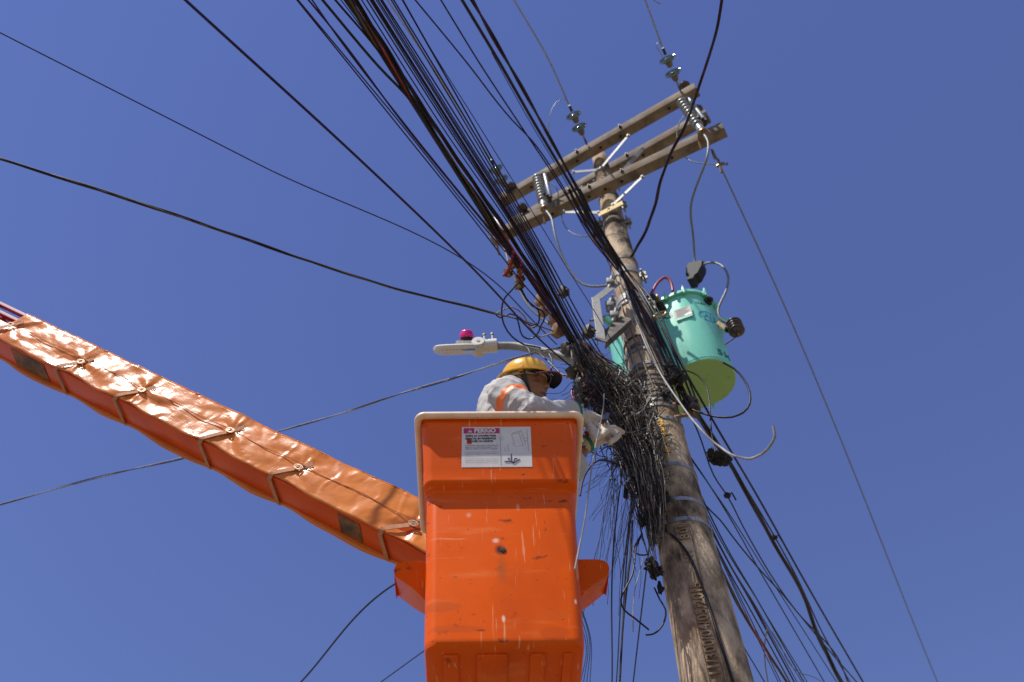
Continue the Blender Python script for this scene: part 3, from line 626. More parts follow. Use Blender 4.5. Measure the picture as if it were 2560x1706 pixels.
# ================================================================== street lamp
lp = thing('street_lamp', Y(1552, 946, 3.62), 'white LED street lamp with pink sensor cap on a curved grey pipe', 'street lamp')
pipe = spline([Y(1560, 950, 3.60), Y(1520, 930, 3.61), Y(1460, 908, 3.63), Y(1390, 888, 3.66), Y(1330, 873, 3.68), Y(1285, 865.5, 3.7), Y(1243, 865, 3.7)], .03)
MB().tube(pipe, [.034-.010*min(1, i/len(pipe)) for i in range(len(pipe))], 18).build('pipe', 'galv', lp)
s0, s1 = Y(1243, 864, 3.7), Y(1198, 868, 3.7); dx = (s0-s1).normalized(); L = (s0-s1).length
up = (V(0, 0, 1)-dx*dx.z).normalized(); fb = dx.cross(up)
MB().lathe([(.030, 0), (.044, .004), (.044, L*.45), (.041, L*.47), (.044, L*.5), (.044, L*.98), (.036, L), (.034, L*.8)], s1, dx, 28).build('socket', 'lamp_white', lp, angle=30)
jn = MB().lathe([(.038, -.05), (.042, -.046), (.042, .046), (.038, .05)], s1-dx*.004, fb, 28).build('tilt_joint', 'lamp_white', lp, angle=30)
for e in (-1, 1): MB().lathe([(.014, .049*e), (.012, .053*e)], s1-dx*.004, fb, 14).build('joint_bolt', 'plate_metal', jn)
for t in (.35, .8): MB().lathe([(.007, 0), (.007, .085)], s1+dx*(L*t)+up*.03, up, 8).lathe([(.012, .085), (.012, .097)], s1+dx*(L*t)+up*.03, up, 6).build('clamp_bolt', 'galv', lp, smooth=False)
hc = Y(1140, 876, 3.7); hd = (Y(1196, 873, 3.7)-Y(1086, 877, 3.7)); HLn = hd.length; hd.normalize(); hu = V(0, -.68, .73); hu = (hu-hd*hu.dot(hd)).normalized(); hw = hd.cross(hu)
def hring(z, sx, sw, n=28):
    out = []
    for k in range(n):
        a = 2*math.pi*k/n; ca, sa = math.cos(a), math.sin(a); e = .42
        x = math.copysign(abs(ca)**e, ca)*HLn/2*sx; y = math.copysign(abs(sa)**e, sa)*.125*sw
        if ca < 0: y *= 1-.22*abs(ca)**2
        out.append(hc+hd*x+hw*y+hu*z)
    return out
MB().loft([hring(-.010, .97, .95), hring(-.006, 1, 1), hring(.012, 1, 1), hring(.019, .95, .90), hring(.023, .8, .7)]).build('housing', 'lamp_white', lp, angle=35)
MB().loft([hring(-.0105, .84, .74), hring(-.0135, .83, .73)]).build('lens_panel', 'lamp_glass', lp, angle=30)
dm = MB()
for i in range(16):
    for j in range(5): dm.lathe([(.0085, 0), (.006, -.003)], hc+hd*(-.15+i*.0155)*HLn/.44*.95+hw*(-.066+j*.033)-hu*.0136, hu, 8)
dm.build('led_array', 'led_dot', lp)['kind'] = 'stuff'
MB().box(hc+hd*HLn*.30+hw*.075-hu*.0145, (.085, .03, .0015), hd, hw, hu).build('blue_sticker', 'sticker_blue', lp, smooth=False)
MB().box(hc+hd*HLn*.27+hw*.01-hu*.0143, (.10, .08, .0012), hd, hw, hu).build('rating_label', 'sticker_white', lp, smooth=False)
bx = Y(1167, 858, 3.7); MB().box(bx-hu*.012, (.13, .10, .04), hd, hw, hu, bev=.006).build('sensor_base', 'lamp_white', lp)
pc = MB().lathe([(.036, .0), (.038, .02), (.038, .042), (.03, .046)], bx, hu, 26).build('sensor_body', 'black_plastic', lp, angle=30)
MB().lathe([(.042, .034), (.044, .042), (.043, .056), (.038, .060), (.037, .072), (.027, .080), (.0, .082)], bx, hu, 28).build('sensor_cap', 'pink_cap', lp, angle=50)
# ================================================================== the aerial bucket
TH = math.radians(3.2); BXD = V(math.cos(TH), math.sin(TH), 0); BYD = V(-math.sin(TH), math.cos(TH), 0)
BO = V(-.062, 2.5, 0)
def BL(x, y, z): return BO+BXD*x+BYD*y+V(0, 0, z)
def bplane(px, py, yf):                     # where a sight line meets the upright plane yf behind the bucket's front lip
    d = ray(px, py); t = ((BO-EYE).dot(BYD)+yf)/d.dot(BYD); p = EYE+d*t
    return (p-BO).dot(BXD), p.z
def zrow(py, yf): return bplane(1258, py, yf)[1]
ZL = zrow(1034, 0.0); Z1 = zrow(1046, .03); Z2 = zrow(1205, .075); Z3 = zrow(1614, .125)
BR = BL(0, .33, Z3)
def mk(px, py, rx, rz): lx, z = bplane(px, py, .118); return (lx*1.0, -.21, z-Z3), (rx, .2, rz)
MARKS = [(*mk(1258, 1375, .022, .030), (.035, .025, .02), .95, .7), (*mk(1262, 1425, .020, .075), (.30, .10, .03), .55, .9), (*mk(1248, 1352, .016, .014), (.80, .60, .50), .7, .6),
         (*mk(1110, 1515, .085, .022), (.56, .085, .006), .75, .25), (*mk(1150, 1570, .10, .016), (.55, .08, .006), .7, .3), (*mk(1395, 1580, .055, .028), (.54, .08, .006), .7, .25), (*mk(1400, 1535, .075, .02), (.60, .10, .01), .6, .4),
         (*mk(1448, 1500, .006, .014), (.85, .70, .60), .9, .5), (*mk(1268, 1545, .007, .016), (.85, .62, .50), .8, .6), (*mk(1180, 1290, .012, .014), (.82, .42, .28), .6, .8), (*mk(1303, 1270, .008, .02), (.82, .42, .28), .6, .8),
         (*mk(1110, 1065, .035, .012), (.10, .03, .012), .85, .6), (*mk(1175, 1058, .014, .010), (.10, .03, .012), .8, .6), (*mk(1355, 1060, .010, .008), (.10, .03, .012), .8, .6), (*mk(1210, 1573, .022, .006), (.20, .05, .012), .8, .5)]
MARKS = [((c[0], c[1], c[2]), r, k, a, f) for c, r, k, a, f in MARKS]
bucket_mat()
bk = thing('aerial_bucket', BL(0, .33, Z3), 'bright orange work bucket with cream rubber lip and danger sticker', 'bucket')
BD = .66
def bring(z, hx, yf, yb, r, n=5):
    out = []
    for cx_, cy_, a0 in ((hx-r, yf+r, -90), (hx-r, yb-r, 0), (-hx+r, yb-r, 90), (-hx+r, yf+r, 180)):
        for k in range(n+1):
            a = math.radians(a0+90*k/n); out.append(BL(cx_+r*math.cos(a), cy_+r*math.sin(a), z))
    return out
def brl(z): t = (z-Z3-.02)/(Z2-.012-Z3-.02); return bring(z, .2545+.0165*t, .125-.012*t, BD-.125+.013*t, .04)
rings = [bring(Z3, .235, .145, BD-.145, .03), bring(Z3+.006, .250, .130, BD-.13, .035)]+[brl(Z3+h) for h in (.02, .03, .05, .1, .2, .3, .4, .5)]+[brl(Z2-.05), brl(Z2-.02), brl(Z2-.012), bring(Z2-.003, .275, .106, BD-.106, .04),
         bring(Z2+.001, .2800, .083, BD-.083, .035), bring(Z2+.006, .2825, .077, BD-.077, .035), bring(Z2+.016, .283, .075, BD-.075, .035),
         bring(Z2+.03, .2835, .0745, BD-.075, .035), bring(Z2+.06, .2845, .068, BD-.068, .035), bring((Z1+Z2)/2+.03, .290, .049, BD-.050, .035), bring(Z1-.06, .297, .037, BD-.037, .035), bring(Z1-.008, .302, .028, BD-.03, .035), bring(Z1, .308, .018, BD-.02, .035), bring(ZL, .312, .012, BD-.012, .035),
         bring(ZL, .300, .026, BD-.026, .03), bring(Z1-.06, .282, .062, BD-.062, .03), bring(Z2+.03, .262, .095, BD-.095, .03), bring(Z2-.03, .254, .132, BD-.132, .03), bring(Z3+.03, .236, .146, BD-.146, .03)]
MB().loft(rings).build('shell', 'bucket_orange', bk, angle=50)
lipP = bring(ZL, .3135, .0085, BD-.0085, .028, 8)
MB().tube(lipP+[lipP[0], lipP[1]], .0150, 12, caps=False, flat=.95).build('rubber_lip', 'lip_rubber', bk)
for x0, wd in ((-.17, .05), (-.04, .10), (.105, .05), (.2, .03)):
    MB().box(BL(x0, .33, Z3-.004), (wd, .33, .014), BXD, BYD, V(0, 0, 1), bev=.0068).build('floor_rib', 'bucket_orange', bk)
for sg in (-1, 1):                           # moulded pockets flaring from the sides
    zt_ = zrow(1401, .19); z1_ = zrow(1505, .27); z2_ = zrow(1540, .36); zo_ = zrow(1486, .36); xo = .2645+.112
    def prof_(k):                            # k 0 at the front, 1 at the back
        y = .19+.17*k; yl = .27+.09*k; zb_ = z1_+(z2_-z1_)*k; zl = (zt_-.03)+(zo_-zt_+.03)*k
        pts = [(.2, y, zt_), (xo-.045, y, zt_), (xo-.016, y+.004*(1-k), zt_-.004), (xo-.004, y+.01*(1-k), zt_-.013), (xo, y+.02*(1-k), zt_-.026), (xo-.001-.006*k, y+.022*(1-k), zl), (xo-.006-.012*k, y+.026*(1-k), zl-.014), ((xo+.25)/2-.002, (y+yl)/2, (zl-.014+zb_)/2-.002), (.258, yl, zb_), (.2, yl, zb_)]
        return [BL(sg*a_, b_, c_) for a_, b_, c_ in pts]
    MB().loft([prof_(k) for k in (0, .04, .12, .25, .45, .7, .9, 1)]).build('side_pocket', 'bucket_orange', bk, angle=32)
# danger sticker on the flared front
def flare(x, z, h=.0012):
    t = [(Z2+.016, .075), (Z2+.03, .0745), (Z2+.06, .068), ((Z1+Z2)/2+.03, .049), (Z1-.06, .037), (Z1-.008, .028)]
    yy = t[0][1]
    for (za, ya), (zb_, yb_) in zip(t[:-1], t[1:]):
        if za <= z <= zb_: yy = ya+(yb_-ya)*(z-za)/(zb_-za)
    return BL(x, yy-h, z)
xl, zt_ = bplane(1155, 1074, .045); xr, zb_ = bplane(1331, 1171, .073); SW, SH = xr-xl, zt_-zb_
def S(u, v, h=.0012): return flare(xl+u*SW, zt_-v*SH, h)
st = MB(); N = 14
for j in range(N):
    for i in range(N):
        u0, u1, v0, v1 = i/N, (i+1)/N, j/N, (j+1)/N
        if (i, j) in ((1, 4), (1, 5)): continue                       # torn hole
        st.add([S(u0, v0), S(u1, v0), S(u1, v1), S(u0, v1)], [(3, 2, 1, 0)])
stk = st.build('danger_sticker', 'sticker_white', bk, smooth=False); stk['label'] = 'white warning sticker headed PERIGO with a torn hole'
def sq(m, u0, v0, u1, v1, nm, h=.0018, n=6):
    b = MB()
    for i in range(n): a, c = u0+(u1-u0)*i/n, u0+(u1-u0)*(i+1)/n; b.add([S(a, v0, h), S(c, v0, h), S(c, v1, h), S(a, v1, h)], [(3, 2, 1, 0)])
    return b.build(nm, m, stk, smooth=False)
sq('sticker_crimson', .025, .03, .545, .165, 'red_header')
def stext(txt, u, v, hgt, m, h=.0024, width=None, **kw):
    vs, fs = text_mesh(txt, hgt*SH, **kw); w_ = max(p.x for p in vs)-min(p.x for p in vs); k = (width*SW/w_) if width else 1.
    b = MB().add([S(u+p.x*k/SW, v-p.y/SH, h) for p in vs], fs); return b.build('lettering', m, stk, smooth=False)
stext('PERIGO', .335, .098, .15, 'sticker_white', width=.31, bold=.0012)
sg_ = MB().add([S(.085, .14, .0022), S(.15, .14, .0022), S(.1175, .06, .0022)], [(0, 1, 2)]).build('warning_triangle', 'sticker_white', stk, smooth=False)
stext('!', .1175, .115, .075, 'sticker_crimson', h=.0028, bold=.0008)
stext('QUEDA DA CACAMBA PODE', .27, .225, .062, 'sticker_ink', width=.44, bold=.0006)
stext('RESULTAR EM FERIMENTOS', .27, .295, .062, 'sticker_ink', width=.44, bold=.0006)
stext('GRAVES OU MORTE', .265, .362, .062, 'sticker_ink', width=.37, bold=.0006)
for txt, v, wd in (('O operador deve estar com cinto de', .46, .48), ('seguranca do tipo paraquedista, com o', .505, .48), ('talabarte fixado no olhal de ancoragem.', .55, .47),
                   ('O operador deve estar com o cinto de', .625, .48), ('seguranca ancorado, antes de acionar o', .67, .48), ('comando.', .715, .12),
                   ('O operador deve estar com o cinto de', .79, .48), ('seguranca ancorado, mesmo com a', .835, .48), ('plataforma apoiada na base de apoio.', .88, .46)):
    stext(txt, .285 if wd > .2 else .11, v, .045, 'sticker_faint' if v > .58 else 'sticker_ink', width=wd)
def sline(pts, r, m, nm):
    MB().tube([S(u, v, .0016) for u, v in pts], r, 4).build(nm, m, stk)
for l in ([(.72, .19), (.83, .155), (.86, .10), (.72, .17)], [(.72, .19), (.765, .50), (.88, .47), (.83, .155)], [(.88, .47), (.915, .43), (.865, .10)], [(.90, .27), (.945, .30)], [(.90, .34), (.945, .37)], [(.945, .05), (.955, .62)],
          [(.66, .42), (.665, .60)], [(.73, .42), (.73, .46)], [(.62, .52), (.62, .62)], [(.555, .03), (.555, .96)]):
    sline(l, .0007, 'sticker_faint', 'drawing_line')
fig = [[(.705, .68), (.705, .84), (.735, .91)], [(.61, .865), (.69, .865), (.735, .91)], [(.735, .91), (.825, .81)], [(.735, .89), (.75, .80), (.79, .79)]]
for l in fig: sline(l, .0022, 'sticker_violet', 'falling_figure')
MB().tube([S(.67, .80, .0016), S(.67, .801, .003)], .0042, 12).build('falling_figure', 'sticker_violet', stk)
mb = MB(); p = BL(*[(lambda q: (q[0], .117, q[1]))(bplane(1258, 1376, .118))][0])
mb.lathe([(.010, -.006), (.010, .002), (.006, .003)], p, -BYD, 12); mb.build('drain_plug', 'charred', bk)
# ================================================================== boom with its tied cover
YB_ = 3.24
def bm_pt(px, py, y=YB_): return Y(px, py, y)
Lt, Rt = bm_pt(0, 751), bm_pt(1057, 1250); Lh, Rh = bm_pt(0, 861), bm_pt(1057, 1374)
ax = (Rt-Lt).normalized(); LEN = (Rt-Lt).length; upv = (Lh-Lt); upv = -(upv-ax*upv.dot(ax)).normalized(); dpv = ax.cross(upv); dpv = dpv if dpv.y > 0 else -dpv
HT = ((Lt-Lh).dot(upv)+(Rt-Rh).dot(upv))/2; WD = .15
def BM(s, v, d): return Lt+ax*s+upv*(v-HT)+dpv*d       # s along, v up from the hem, d back
def spar(px, py):                                     # distance along the boom for a picture point
    p = bm_pt(px, py); return (p-Lt).dot(ax), (p-Lt).dot(upv)+HT
boom = thing('lift_boom', BM(LEN, 0, WD/2), 'orange lift boom wrapped in a shiny tied tarpaulin', 'boom')
S0, S1 = -2.2, LEN+.40
MB().box(BM((S0+S1)/2, .065, WD/2), (S1-S0, WD, .13), ax, dpv, upv, bev=.006).build('beam', 'boom_paint', boom)
MB().box(BM(-.55, .165, WD*.5), (1.4, WD*.8, .02), ax, dpv, upv, bev=.004).build('rail', 'boom_red', boom, smooth=False)
for v_ in (HT-.014, HT-.07): MB().box(BM(-.85, v_, .02), (2.3, .03, .022), ax, dpv, upv, bev=.004).build('rail', 'boom_red', boom, smooth=False)
for v_ in (HT-.014,): MB().box(BM(-.85, v_, WD-.02), (2.3, .03, .022), ax, dpv, upv, bev=.004).build('rail', 'boom_red', boom, smooth=False)
for s_ in (-.16, -.62, -1.1, -1.6): MB().box(BM(s_, HT*.75, WD/2), (.03, WD+.012, HT*.5), ax, dpv, upv, bev=.005).build('rail_hoop', 'bronze', boom, smooth=False)
buck = [spar(px, py) for px, py in ((30, 818), (205, 911), (357, 982), (578, 1083), (748, 1175), (1035, 1316))]
T0 = spar(48, 800)[0]; NS, NP = 420, 44
prof = []
for i in range(NP+1):
    t = i/NP
    if t < .42: v = HT*(t/.42); d = -.006
    elif t < .5: a = (t-.42)/.08*math.pi/2; v = HT-.012+.012*math.sin(a)+.0; d = -.006+.018*(1-math.cos(a))
    elif t < .62: v = HT+.002; d = .012+(WD-.024)*(t-.5)/.12
    elif t < .68: a = (t-.62)/.06*math.pi/2; v = HT-.012+.014*math.cos(a); d = WD-.012+.02*math.sin(a)
    else: v = HT-(HT+.012)*(t-.68)/.32; d = WD+.008
    prof.append((v, d, t))
tp = MB(); uvs = []
def gapdist(s): return min(abs(s-b[0]) for b in buck)
for i in range(NS+1):
    s = T0+(S1-.02-T0)*i/NS; g_ = gapdist(s)
    for (v, d, t) in prof:
        vv, dd, ss = v, d, s
        if t > .68:                                   # back flap hangs lower between the straps
            k = (t-.68)/.32; vv -= k*(.022*(1-math.exp(-(g_/.16)**2))+.008*mnoise.noise(V(s*4, 0, 3))); dd -= .006*k
        amp = 1. if t < .45 else .35
        q = V(s*7, v*9, d*4)
        h = .0060*mnoise.noise(q*.7)+.0012*mnoise.noise(q*2.4+V(5, 0, 0))
        h += .0035*mnoise.noise(V(s*2.6+v*5, v*14-s*6, 2.))
        if t <= .45:
            for (bs, bv) in buck:
                ds, dv = s-bs, v-bv; r = math.hypot(ds, dv); an = math.atan2(dv, ds); sd = bs*13
                if r < .5:
                    rr_ = math.hypot(ds*.55, dv*1.15); ka = .25+.55*abs(math.sin(bs*37.7)); an += .35*mnoise.noise(V(ds*6, dv*6, sd))
                    h += ka*math.exp(-rr_/.10)*(1-math.exp(-r/.02))*(.0125*math.sin((3+int(sd) % 3)*an+sd)+.007*math.sin(7*an+sd*2)+.003*math.sin(12*an+sd))
                    h -= .009*math.exp(-(r/.05)**2)
            ridge = abs(mnoise.noise(V(s*3-v*3, v*8+s*2.5, 7.))); h += .006*max(0, .30-ridge)
            r2_ = abs(mnoise.noise(V(s*4.2+v*7, v*5-s*3, 21.))); h += .0022*max(0, .10-r2_)/.10
            r3_ = abs(mnoise.noise(V(s*6.5-v*4, v*9+s*1.5, 33.))); h -= .0012*max(0, .10-r3_)/.10
            vv += .010*mnoise.noise(V(s*6, 1, 1))*(1-t/.42) - .014*(1-t/.42)*(1-math.exp(-(g_/.12)**2))+.010*(1-t/.42)
        if t <= .45: dd -= h*amp+.004
        elif t < .64: vv += h*.5; 
        else: dd += h*.5
        if .38 < t < .55: vv += .006*mnoise.noise(V(s*8, 4, 4))
        tp.v.append(BM(ss, vv, dd)); uvs.append((s*1.0, v*1.0+d))
n_ = NP+1
tp.f = [(i*n_+k, i*n_+k+1, (i+1)*n_+k+1, (i+1)*n_+k) for i in range(NS) for k in range(NP)]; tp.m = [0]*len(tp.f); tp.uv = uvs
cover = tp.build('cover', 'tarp', boom, angle=180); sol = cover.modifiers.new('solid', 'SOLIDIFY'); sol.thickness = .0025
for bs, bv in buck:
    sp = MB(); lean = .10 if bs < LEN*.9 else .16
    path = [BM(bs+.04, bv+.055, -.016), BM(bs+.012, bv+.018, -.012), BM(bs, bv, -.012)]
    path2 = [BM(bs, bv, -.012), BM(bs-.03-lean*.15, bv*.5, -.017), BM(bs-.05-lean*.3, .012, -.018), BM(bs-.05-lean*.3, -.012, .0), BM(bs-.04-lean*.3, -.012, WD*.5), BM(bs-.03-lean*.3, -.012, WD+.01), BM(bs-.02-lean*.3, .05, WD+.022)]
    so_ = None
    for pth in (path, path2):
        P = [Vector(q) for q in pth]; P = [P[i]+(P[i+1]-P[i])*(k/4) for i in range(len(P)-1) for k in range(4)]+[P[-1]]
        rings = []
        for i, p in enumerate(P):
            t = (P[min(i+1, len(P)-1)]-P[max(0, i-1)]).normalized(); w_ = (ax-t*ax.dot(t)).normalized(); nn = t.cross(w_)
            rings.append([p+w_*.0125+nn*.0015, p-w_*.0125+nn*.0015, p-w_*.0125-nn*.0015, p+w_*.0125-nn*.0015])
        sp.loft(rings)
    so_ = sp.build('strap', 'strap', boom, smooth=False)
    rg = MB()
    for k in (0, .010): rg.tube([BM(bs-.004+k+.018*math.cos(a), bv-.002+.014*math.sin(a), -.021-.1*k) for a in [2*math.pi*j/16 for j in range(17)]], .0026, 6)
    rg.build('ring_buckle', 'buckle', so_)
MB().tube([BM(T0+.02+(S1-T0-.1)*i/60, HT*(.50+.02*math.sin(i*.8)), -.0165) for i in range(61)], .0022, 4).build('seam', 'strap', cover)
for (px, py), ln in (((866, 1308), .13), ((55, 898), .30)):
    s_, _ = spar(px, py); MB().box(BM(s_-.02, -.0015, WD*.5), (ln, WD*.82, .004), ax, dpv, upv).build('grime_patch', 'boom_grime', boom, smooth=False)
# ================================================================== the worker
hc0 = Y(1320, 963, 2.85)
wk = thing('person', V(-.02, 2.84, Z3+.03), 'lineman in grey work shirt and yellow hard hat leaning from the orange bucket', 'person')
f_ = V(.83, -.36, -.24).normalized(); u_ = V(-.06, -.36, .92); u_ = (u_-f_*u_.dot(f_)).normalized(); r_ = f_.cross(u_)   # r_: his right, towards the viewer
HS = .93
def H(f, r, u): return hc0+(f_*f+r_*r+u_*u)*HS
bm = bmesh.new()
ell(bm, H(-.012, 0, .03), (.100, .078, .090), f_, r_, u_); ell(bm, H(.022, 0, -.03), (.068, .062, .082), f_, r_, u_)
ell(bm, H(.048, 0, -.088), (.030, .030, .022), f_, r_, u_)                                   # chin
for sg in (-1, 1):
    ell(bm, H(.058, sg*.036, -.026), (.026, .022, .022), f_, r_, u_)                         # cheeks
    ell(bm, H(.068, sg*.028, .022), (.018, .026, .010), f_, r_, u_)                          # brow
    ell(bm, H(-.012, sg*.078, -.005), (.020, .010, .032), f_, r_, u_); ell(bm, H(-.006, sg*.083, .006), (.016, .006, .018), f_, r_, u_)   # ears
    ell(bm, H(.088, sg*.015, -.034), (.012, .010, .009), f_, r_, u_)                         # nostrils
    ell(bm, H(.030, sg*.046, -.064), (.035, .016, .020), f_, r_, u_)                         # jaw
sweep_blobs(bm, [(H(.078, 0, .012), .009), (H(.092, 0, -.010), .011), (H(.103, 0, -.028), .0145)])   # nose
ell(bm, H(.078, 0, -.058), (.014, .026, .007), f_, r_, u_); ell(bm, H(.074, 0, -.070), (.014, .023, .008), f_, r_, u_)
nb = Y(1283, 985, 2.88)
sweep_blobs(bm, [(H(-.03, 0, -.05), .058), (nb, .062)])
SR, ER, WR = Y(1264, 990, 2.735), Y(1336, 1034, 2.68), Y(1426, 1032, 2.87)
SL, EL, WL = Y(1300, 1010, 3.02), Y(1420, 1190, 3.06), Y(1463, 1112, 3.06)
chest = Y(1272, 1075, 2.87); pel = V(-.03, 2.83, 4.40)
sweep_blobs(bm, [(nb, .062), (chest, .10), (pel, .11)]); sweep_blobs(bm, [(SR, .055), (ER, .042), (WR, .030)]); sweep_blobs(bm, [(nb, .06), (SR, .055)])
sweep_blobs(bm, [(nb, .06), (SL, .055), (EL, .042), (WL, .029)])
zf = Z3+.04
for sg in (-1, 1):
    hp = pel+V(.0, sg*.08, -.04); kn = V(.02, 2.83+sg*.10, 3.98); an = V(-.01, 2.83+sg*.10, zf+.08)
    sweep_blobs(bm, [(hp, .085), (kn, .058), (an, .042)]); sweep_blobs(bm, [(an-V(0, 0, .03), .045), (an+V(.12, 0, -.045), .034)])
body = fused('body', bm, .0052, 'skin', wk, 2)
for sg in (-1, 1):
    e_ = MB().blob(H(.0665, sg*.029, .002), .0125, 2).build('eye', 'eye_white', wk)
    MB().blob(H(.0745, sg*.029+.001, .000), .0062, 2).build('iris', 'iris', e_)
    MB().tube([H(.077, sg*.014, .013), H(.083, sg*.026, .0185), H(.076, sg*.044, .017), H(.066, sg*.054, .010)], [.003, .0042, .004, .0018], 6).build('eyebrow', 'hair', wk)
    MB().tube([H(.074, sg*.016, .006), H(.0785, sg*.029, .0095), H(.072, sg*.042, .005)], .0034, 6).build('eyelid', 'skin', wk)
MB().tube([H(.084, -.026, -.065), H(.092, -.012, -.0625), H(.093, 0, -.0635), H(.092, .012, -.0625), H(.084, .026, -.065)], [.002, .0042, .0045, .0042, .002], 6).build('lips', 'lip_skin', wk)
hr = bmesh.new(); ell(hr, H(-.030, 0, .022), (.088, .081, .085), f_, r_, u_)
fused('hair', hr, .006, 'hair', wk, 1)
# hard hat
def hat_ring(z, rf, rb, rs, n=40):
    out = []
    for k in range(n):
        a = 2*math.pi*k/n; c, s = math.cos(a), math.sin(a)
        out.append(H((rf if c > 0 else rb)*c-.012, rs*s, z))
    return out
hz = .040
sh = [(z*.88, k) for z, k in [(0, 1.0), (.012, .995), (.03, .975), (.05, .925), (.07, .84), (.088, .70), (.10, .52), (.108, .30), (.111, .10)]]
outer = [hat_ring(hz+z, .122*k, .128*k, .104*k) for z, k in sh]; inner = [hat_ring(hz+z-.003, .119*k, .125*k, .101*k) for z, k in sh][::-1]
brim = [hat_ring(hz-.010, .144, .150, .126), hat_ring(hz-.006, .146, .152, .128), hat_ring(hz+.002, .128, .134, .109)]
dome = MB().loft([inner[-1]]+[brim[0], brim[1], brim[2]]+outer, caps=False)
dome.f.append(tuple(range(len(dome.v)-40, len(dome.v)))); dome.m.append(0); hat = dome.build('hard_hat', 'helmet', wk, angle=60)
MB().loft(inner, caps=False).build('inner_shell', 'helmet_in', hat)
P = hat_ring(hz-.008, .103, .109, .088); MB().tube(P+[P[0]], .011, 6, caps=False, flat=.35, up=u_).build('headband', 'harness', hat)
for sg in (-1, 1):
    P = spline([H(.020, sg*.100, hz+.0), H(.024, sg*.090, .01), H(.030, sg*.080, -.03), H(.040, sg*.062, -.072), H(.052, 0, -.114)], .01)
    rg = []
    for i, p in enumerate(P):
        t = (P[min(i+1, len(P)-1)]-P[max(0, i-1)]).normalized(); w_ = (f_-t*f_.dot(t)).normalized(); nn = t.cross(w_)
        rg.append([p+w_*.0105+nn*.001, p-w_*.0105+nn*.001, p-w_*.0105-nn*.001, p+w_*.0105-nn*.001])
    cs = MB().loft(rg).build('chin_strap', 'chin_strap', hat, smooth=False)
    MB().box(H(.015, sg*.092, .022), (.022, .006, .016), f_, r_*sg, u_, bev=.002).build('strap_buckle', 'bronze', hat)
    MB().box(H(.012, sg*.099, hz+.004), (.024, .006, .03), f_, r_, u_, bev=.002).build('strap_tab', 'helmet_in', hat)
# dark cap visor under the hat
vz = MB(); nu, nv = 18, 10; vtop, vbot = [], []
for j in range(nv+1):
    for i in range(nu+1):
        a = -1.25+2.5*i/nu; t = j/nv
        fr = .090*math.cos(a)+.010; sd = .090*math.sin(a)
        ln = .078*t*(.55+.45*math.cos(a*.9))
        p = H(fr+ln*.95, sd*(1+.10*t), .040-ln*.22-.028*(sd/.09)**2*(.4+.6*t))
        vtop.append(p+u_*.002); vbot.append(p-u_*.002)
n_ = nu+1
vz.v = vtop+vbot; off = len(vtop)
for j in range(nv):
    for i in range(nu):
        q = (j*n_+i, j*n_+i+1, (j+1)*n_+i+1, (j+1)*n_+i); vz.f.append(q); vz.f.append(tuple(off+k for k in q[::-1])); vz.m += [0, 0]
vz.build('cap_visor', 'cap_navy', wk, angle=60)
MB().tube([vtop[nv*n_+i] for i in range(nu+1)], .0028, 6).build('visor_edge', 'cap_red', wk)
MB().tube([vbot[2*n_+i]-u_*.001 for i in range(nu+1)], .0012, 5).build('visor_seam', 'harness', wk)
# shirt
def fold(amp, *ctr):
    def fn(p):
        q = V(p.x*16+p.z*6, p.y*12, p.z*9-p.x*5)
        h = amp*(mnoise.noise(q)+.6*mnoise.noise(q*2.1+V(3, 1, 0)))
        r2 = abs(mnoise.noise(V(p.x*13-p.z*9, p.y*9+2, p.z*20+p.x*6))); h += amp*1.7*max(0, .32-r2)
        for (c, k) in ctr:
            d = p-c; L = d.length
            if L < .16: h += amp*1.1*math.exp(-L/.07)*math.sin(46*(d.dot(k)))
        return h
    return fn
bs = bmesh.new()
sweep_blobs(bs, [(nb+V(-.045, 0, -.02), .085), (Y(1262, 1005, 2.87), .115), (chest, .155), (pel+V(0, 0, .12), .165), (pel, .165)])
sweep_blobs(bs, [(nb, .075), (SR+V(0, 0, .0), .083), (SR+(ER-SR)*.5, .069), (ER, .062), (ER+(WR-ER)*.55, .055), (ER+(WR-ER)*.80, .050)])
sweep_blobs(bs, [(nb, .078), (SL, .085), (SL+(EL-SL)*.5, .070), (EL, .062), (EL+(WL-EL)*.45, .052)])
shirt = fused('shirt', bs, .0062, ['shirt', 'band_orange', 'band_silver'], wk, 3, fold(.0095, (ER, (WR-SR).normalized()), (SR, (ER-SR).normalized()), (EL, V(0, 0, 1))))
d_ = (ER-SR).normalized(); wl = parent_world(wk)
for p in shirt.data.polygons:
    c = p.center+wl; t = (c-SR).dot(d_)/(ER-SR).length; rr = (c-SR-d_*(c-SR).dot(d_)).length
    if .26 < t < .52 and rr < .10 and c.y < 2.80: p.material_index = 1 if .26 < t < .44 and c.z < SR.z+.035 else (2 if t < .44 else 0)
cl = MB().tube([nb+V(.045, -.075, .03), nb+V(.085, -.05, .015), nb+V(.095, 0, .0), nb+V(.07, .05, .01), nb+V(0, .08, .045), nb+V(-.06, .04, .06), nb+V(-.07, -.03, .06), nb+V(-.02, -.085, .045), nb+V(.045, -.075, .03)], .022, 8, flat=.4, up=V(0, 0, 1)).build('collar', 'shirt', wk)
cf = ER+(WR-ER)*.80; dd = (WR-ER).normalized()
MB().lathe([(.045, -.075), (.054, -.07), (.056, -.01), (.060, 0), (.052, .002), (.048, -.03)], cf+dd*.045, dd, 24).build('cuff', 'shirt', wk, angle=60)
bt = bmesh.new()
for sg in (-1, 1):
    hp = pel+V(.0, sg*.08, -.04); kn = V(.02, 2.83+sg*.10, 3.98); an = V(-.01, 2.83+sg*.10, zf+.12)
    sweep_blobs(bt, [(pel, .15), (hp, .105), (kn, .078), (an, .068)])
fused('trousers', bt, .009, 'trousers', wk, 3, fold(.005))
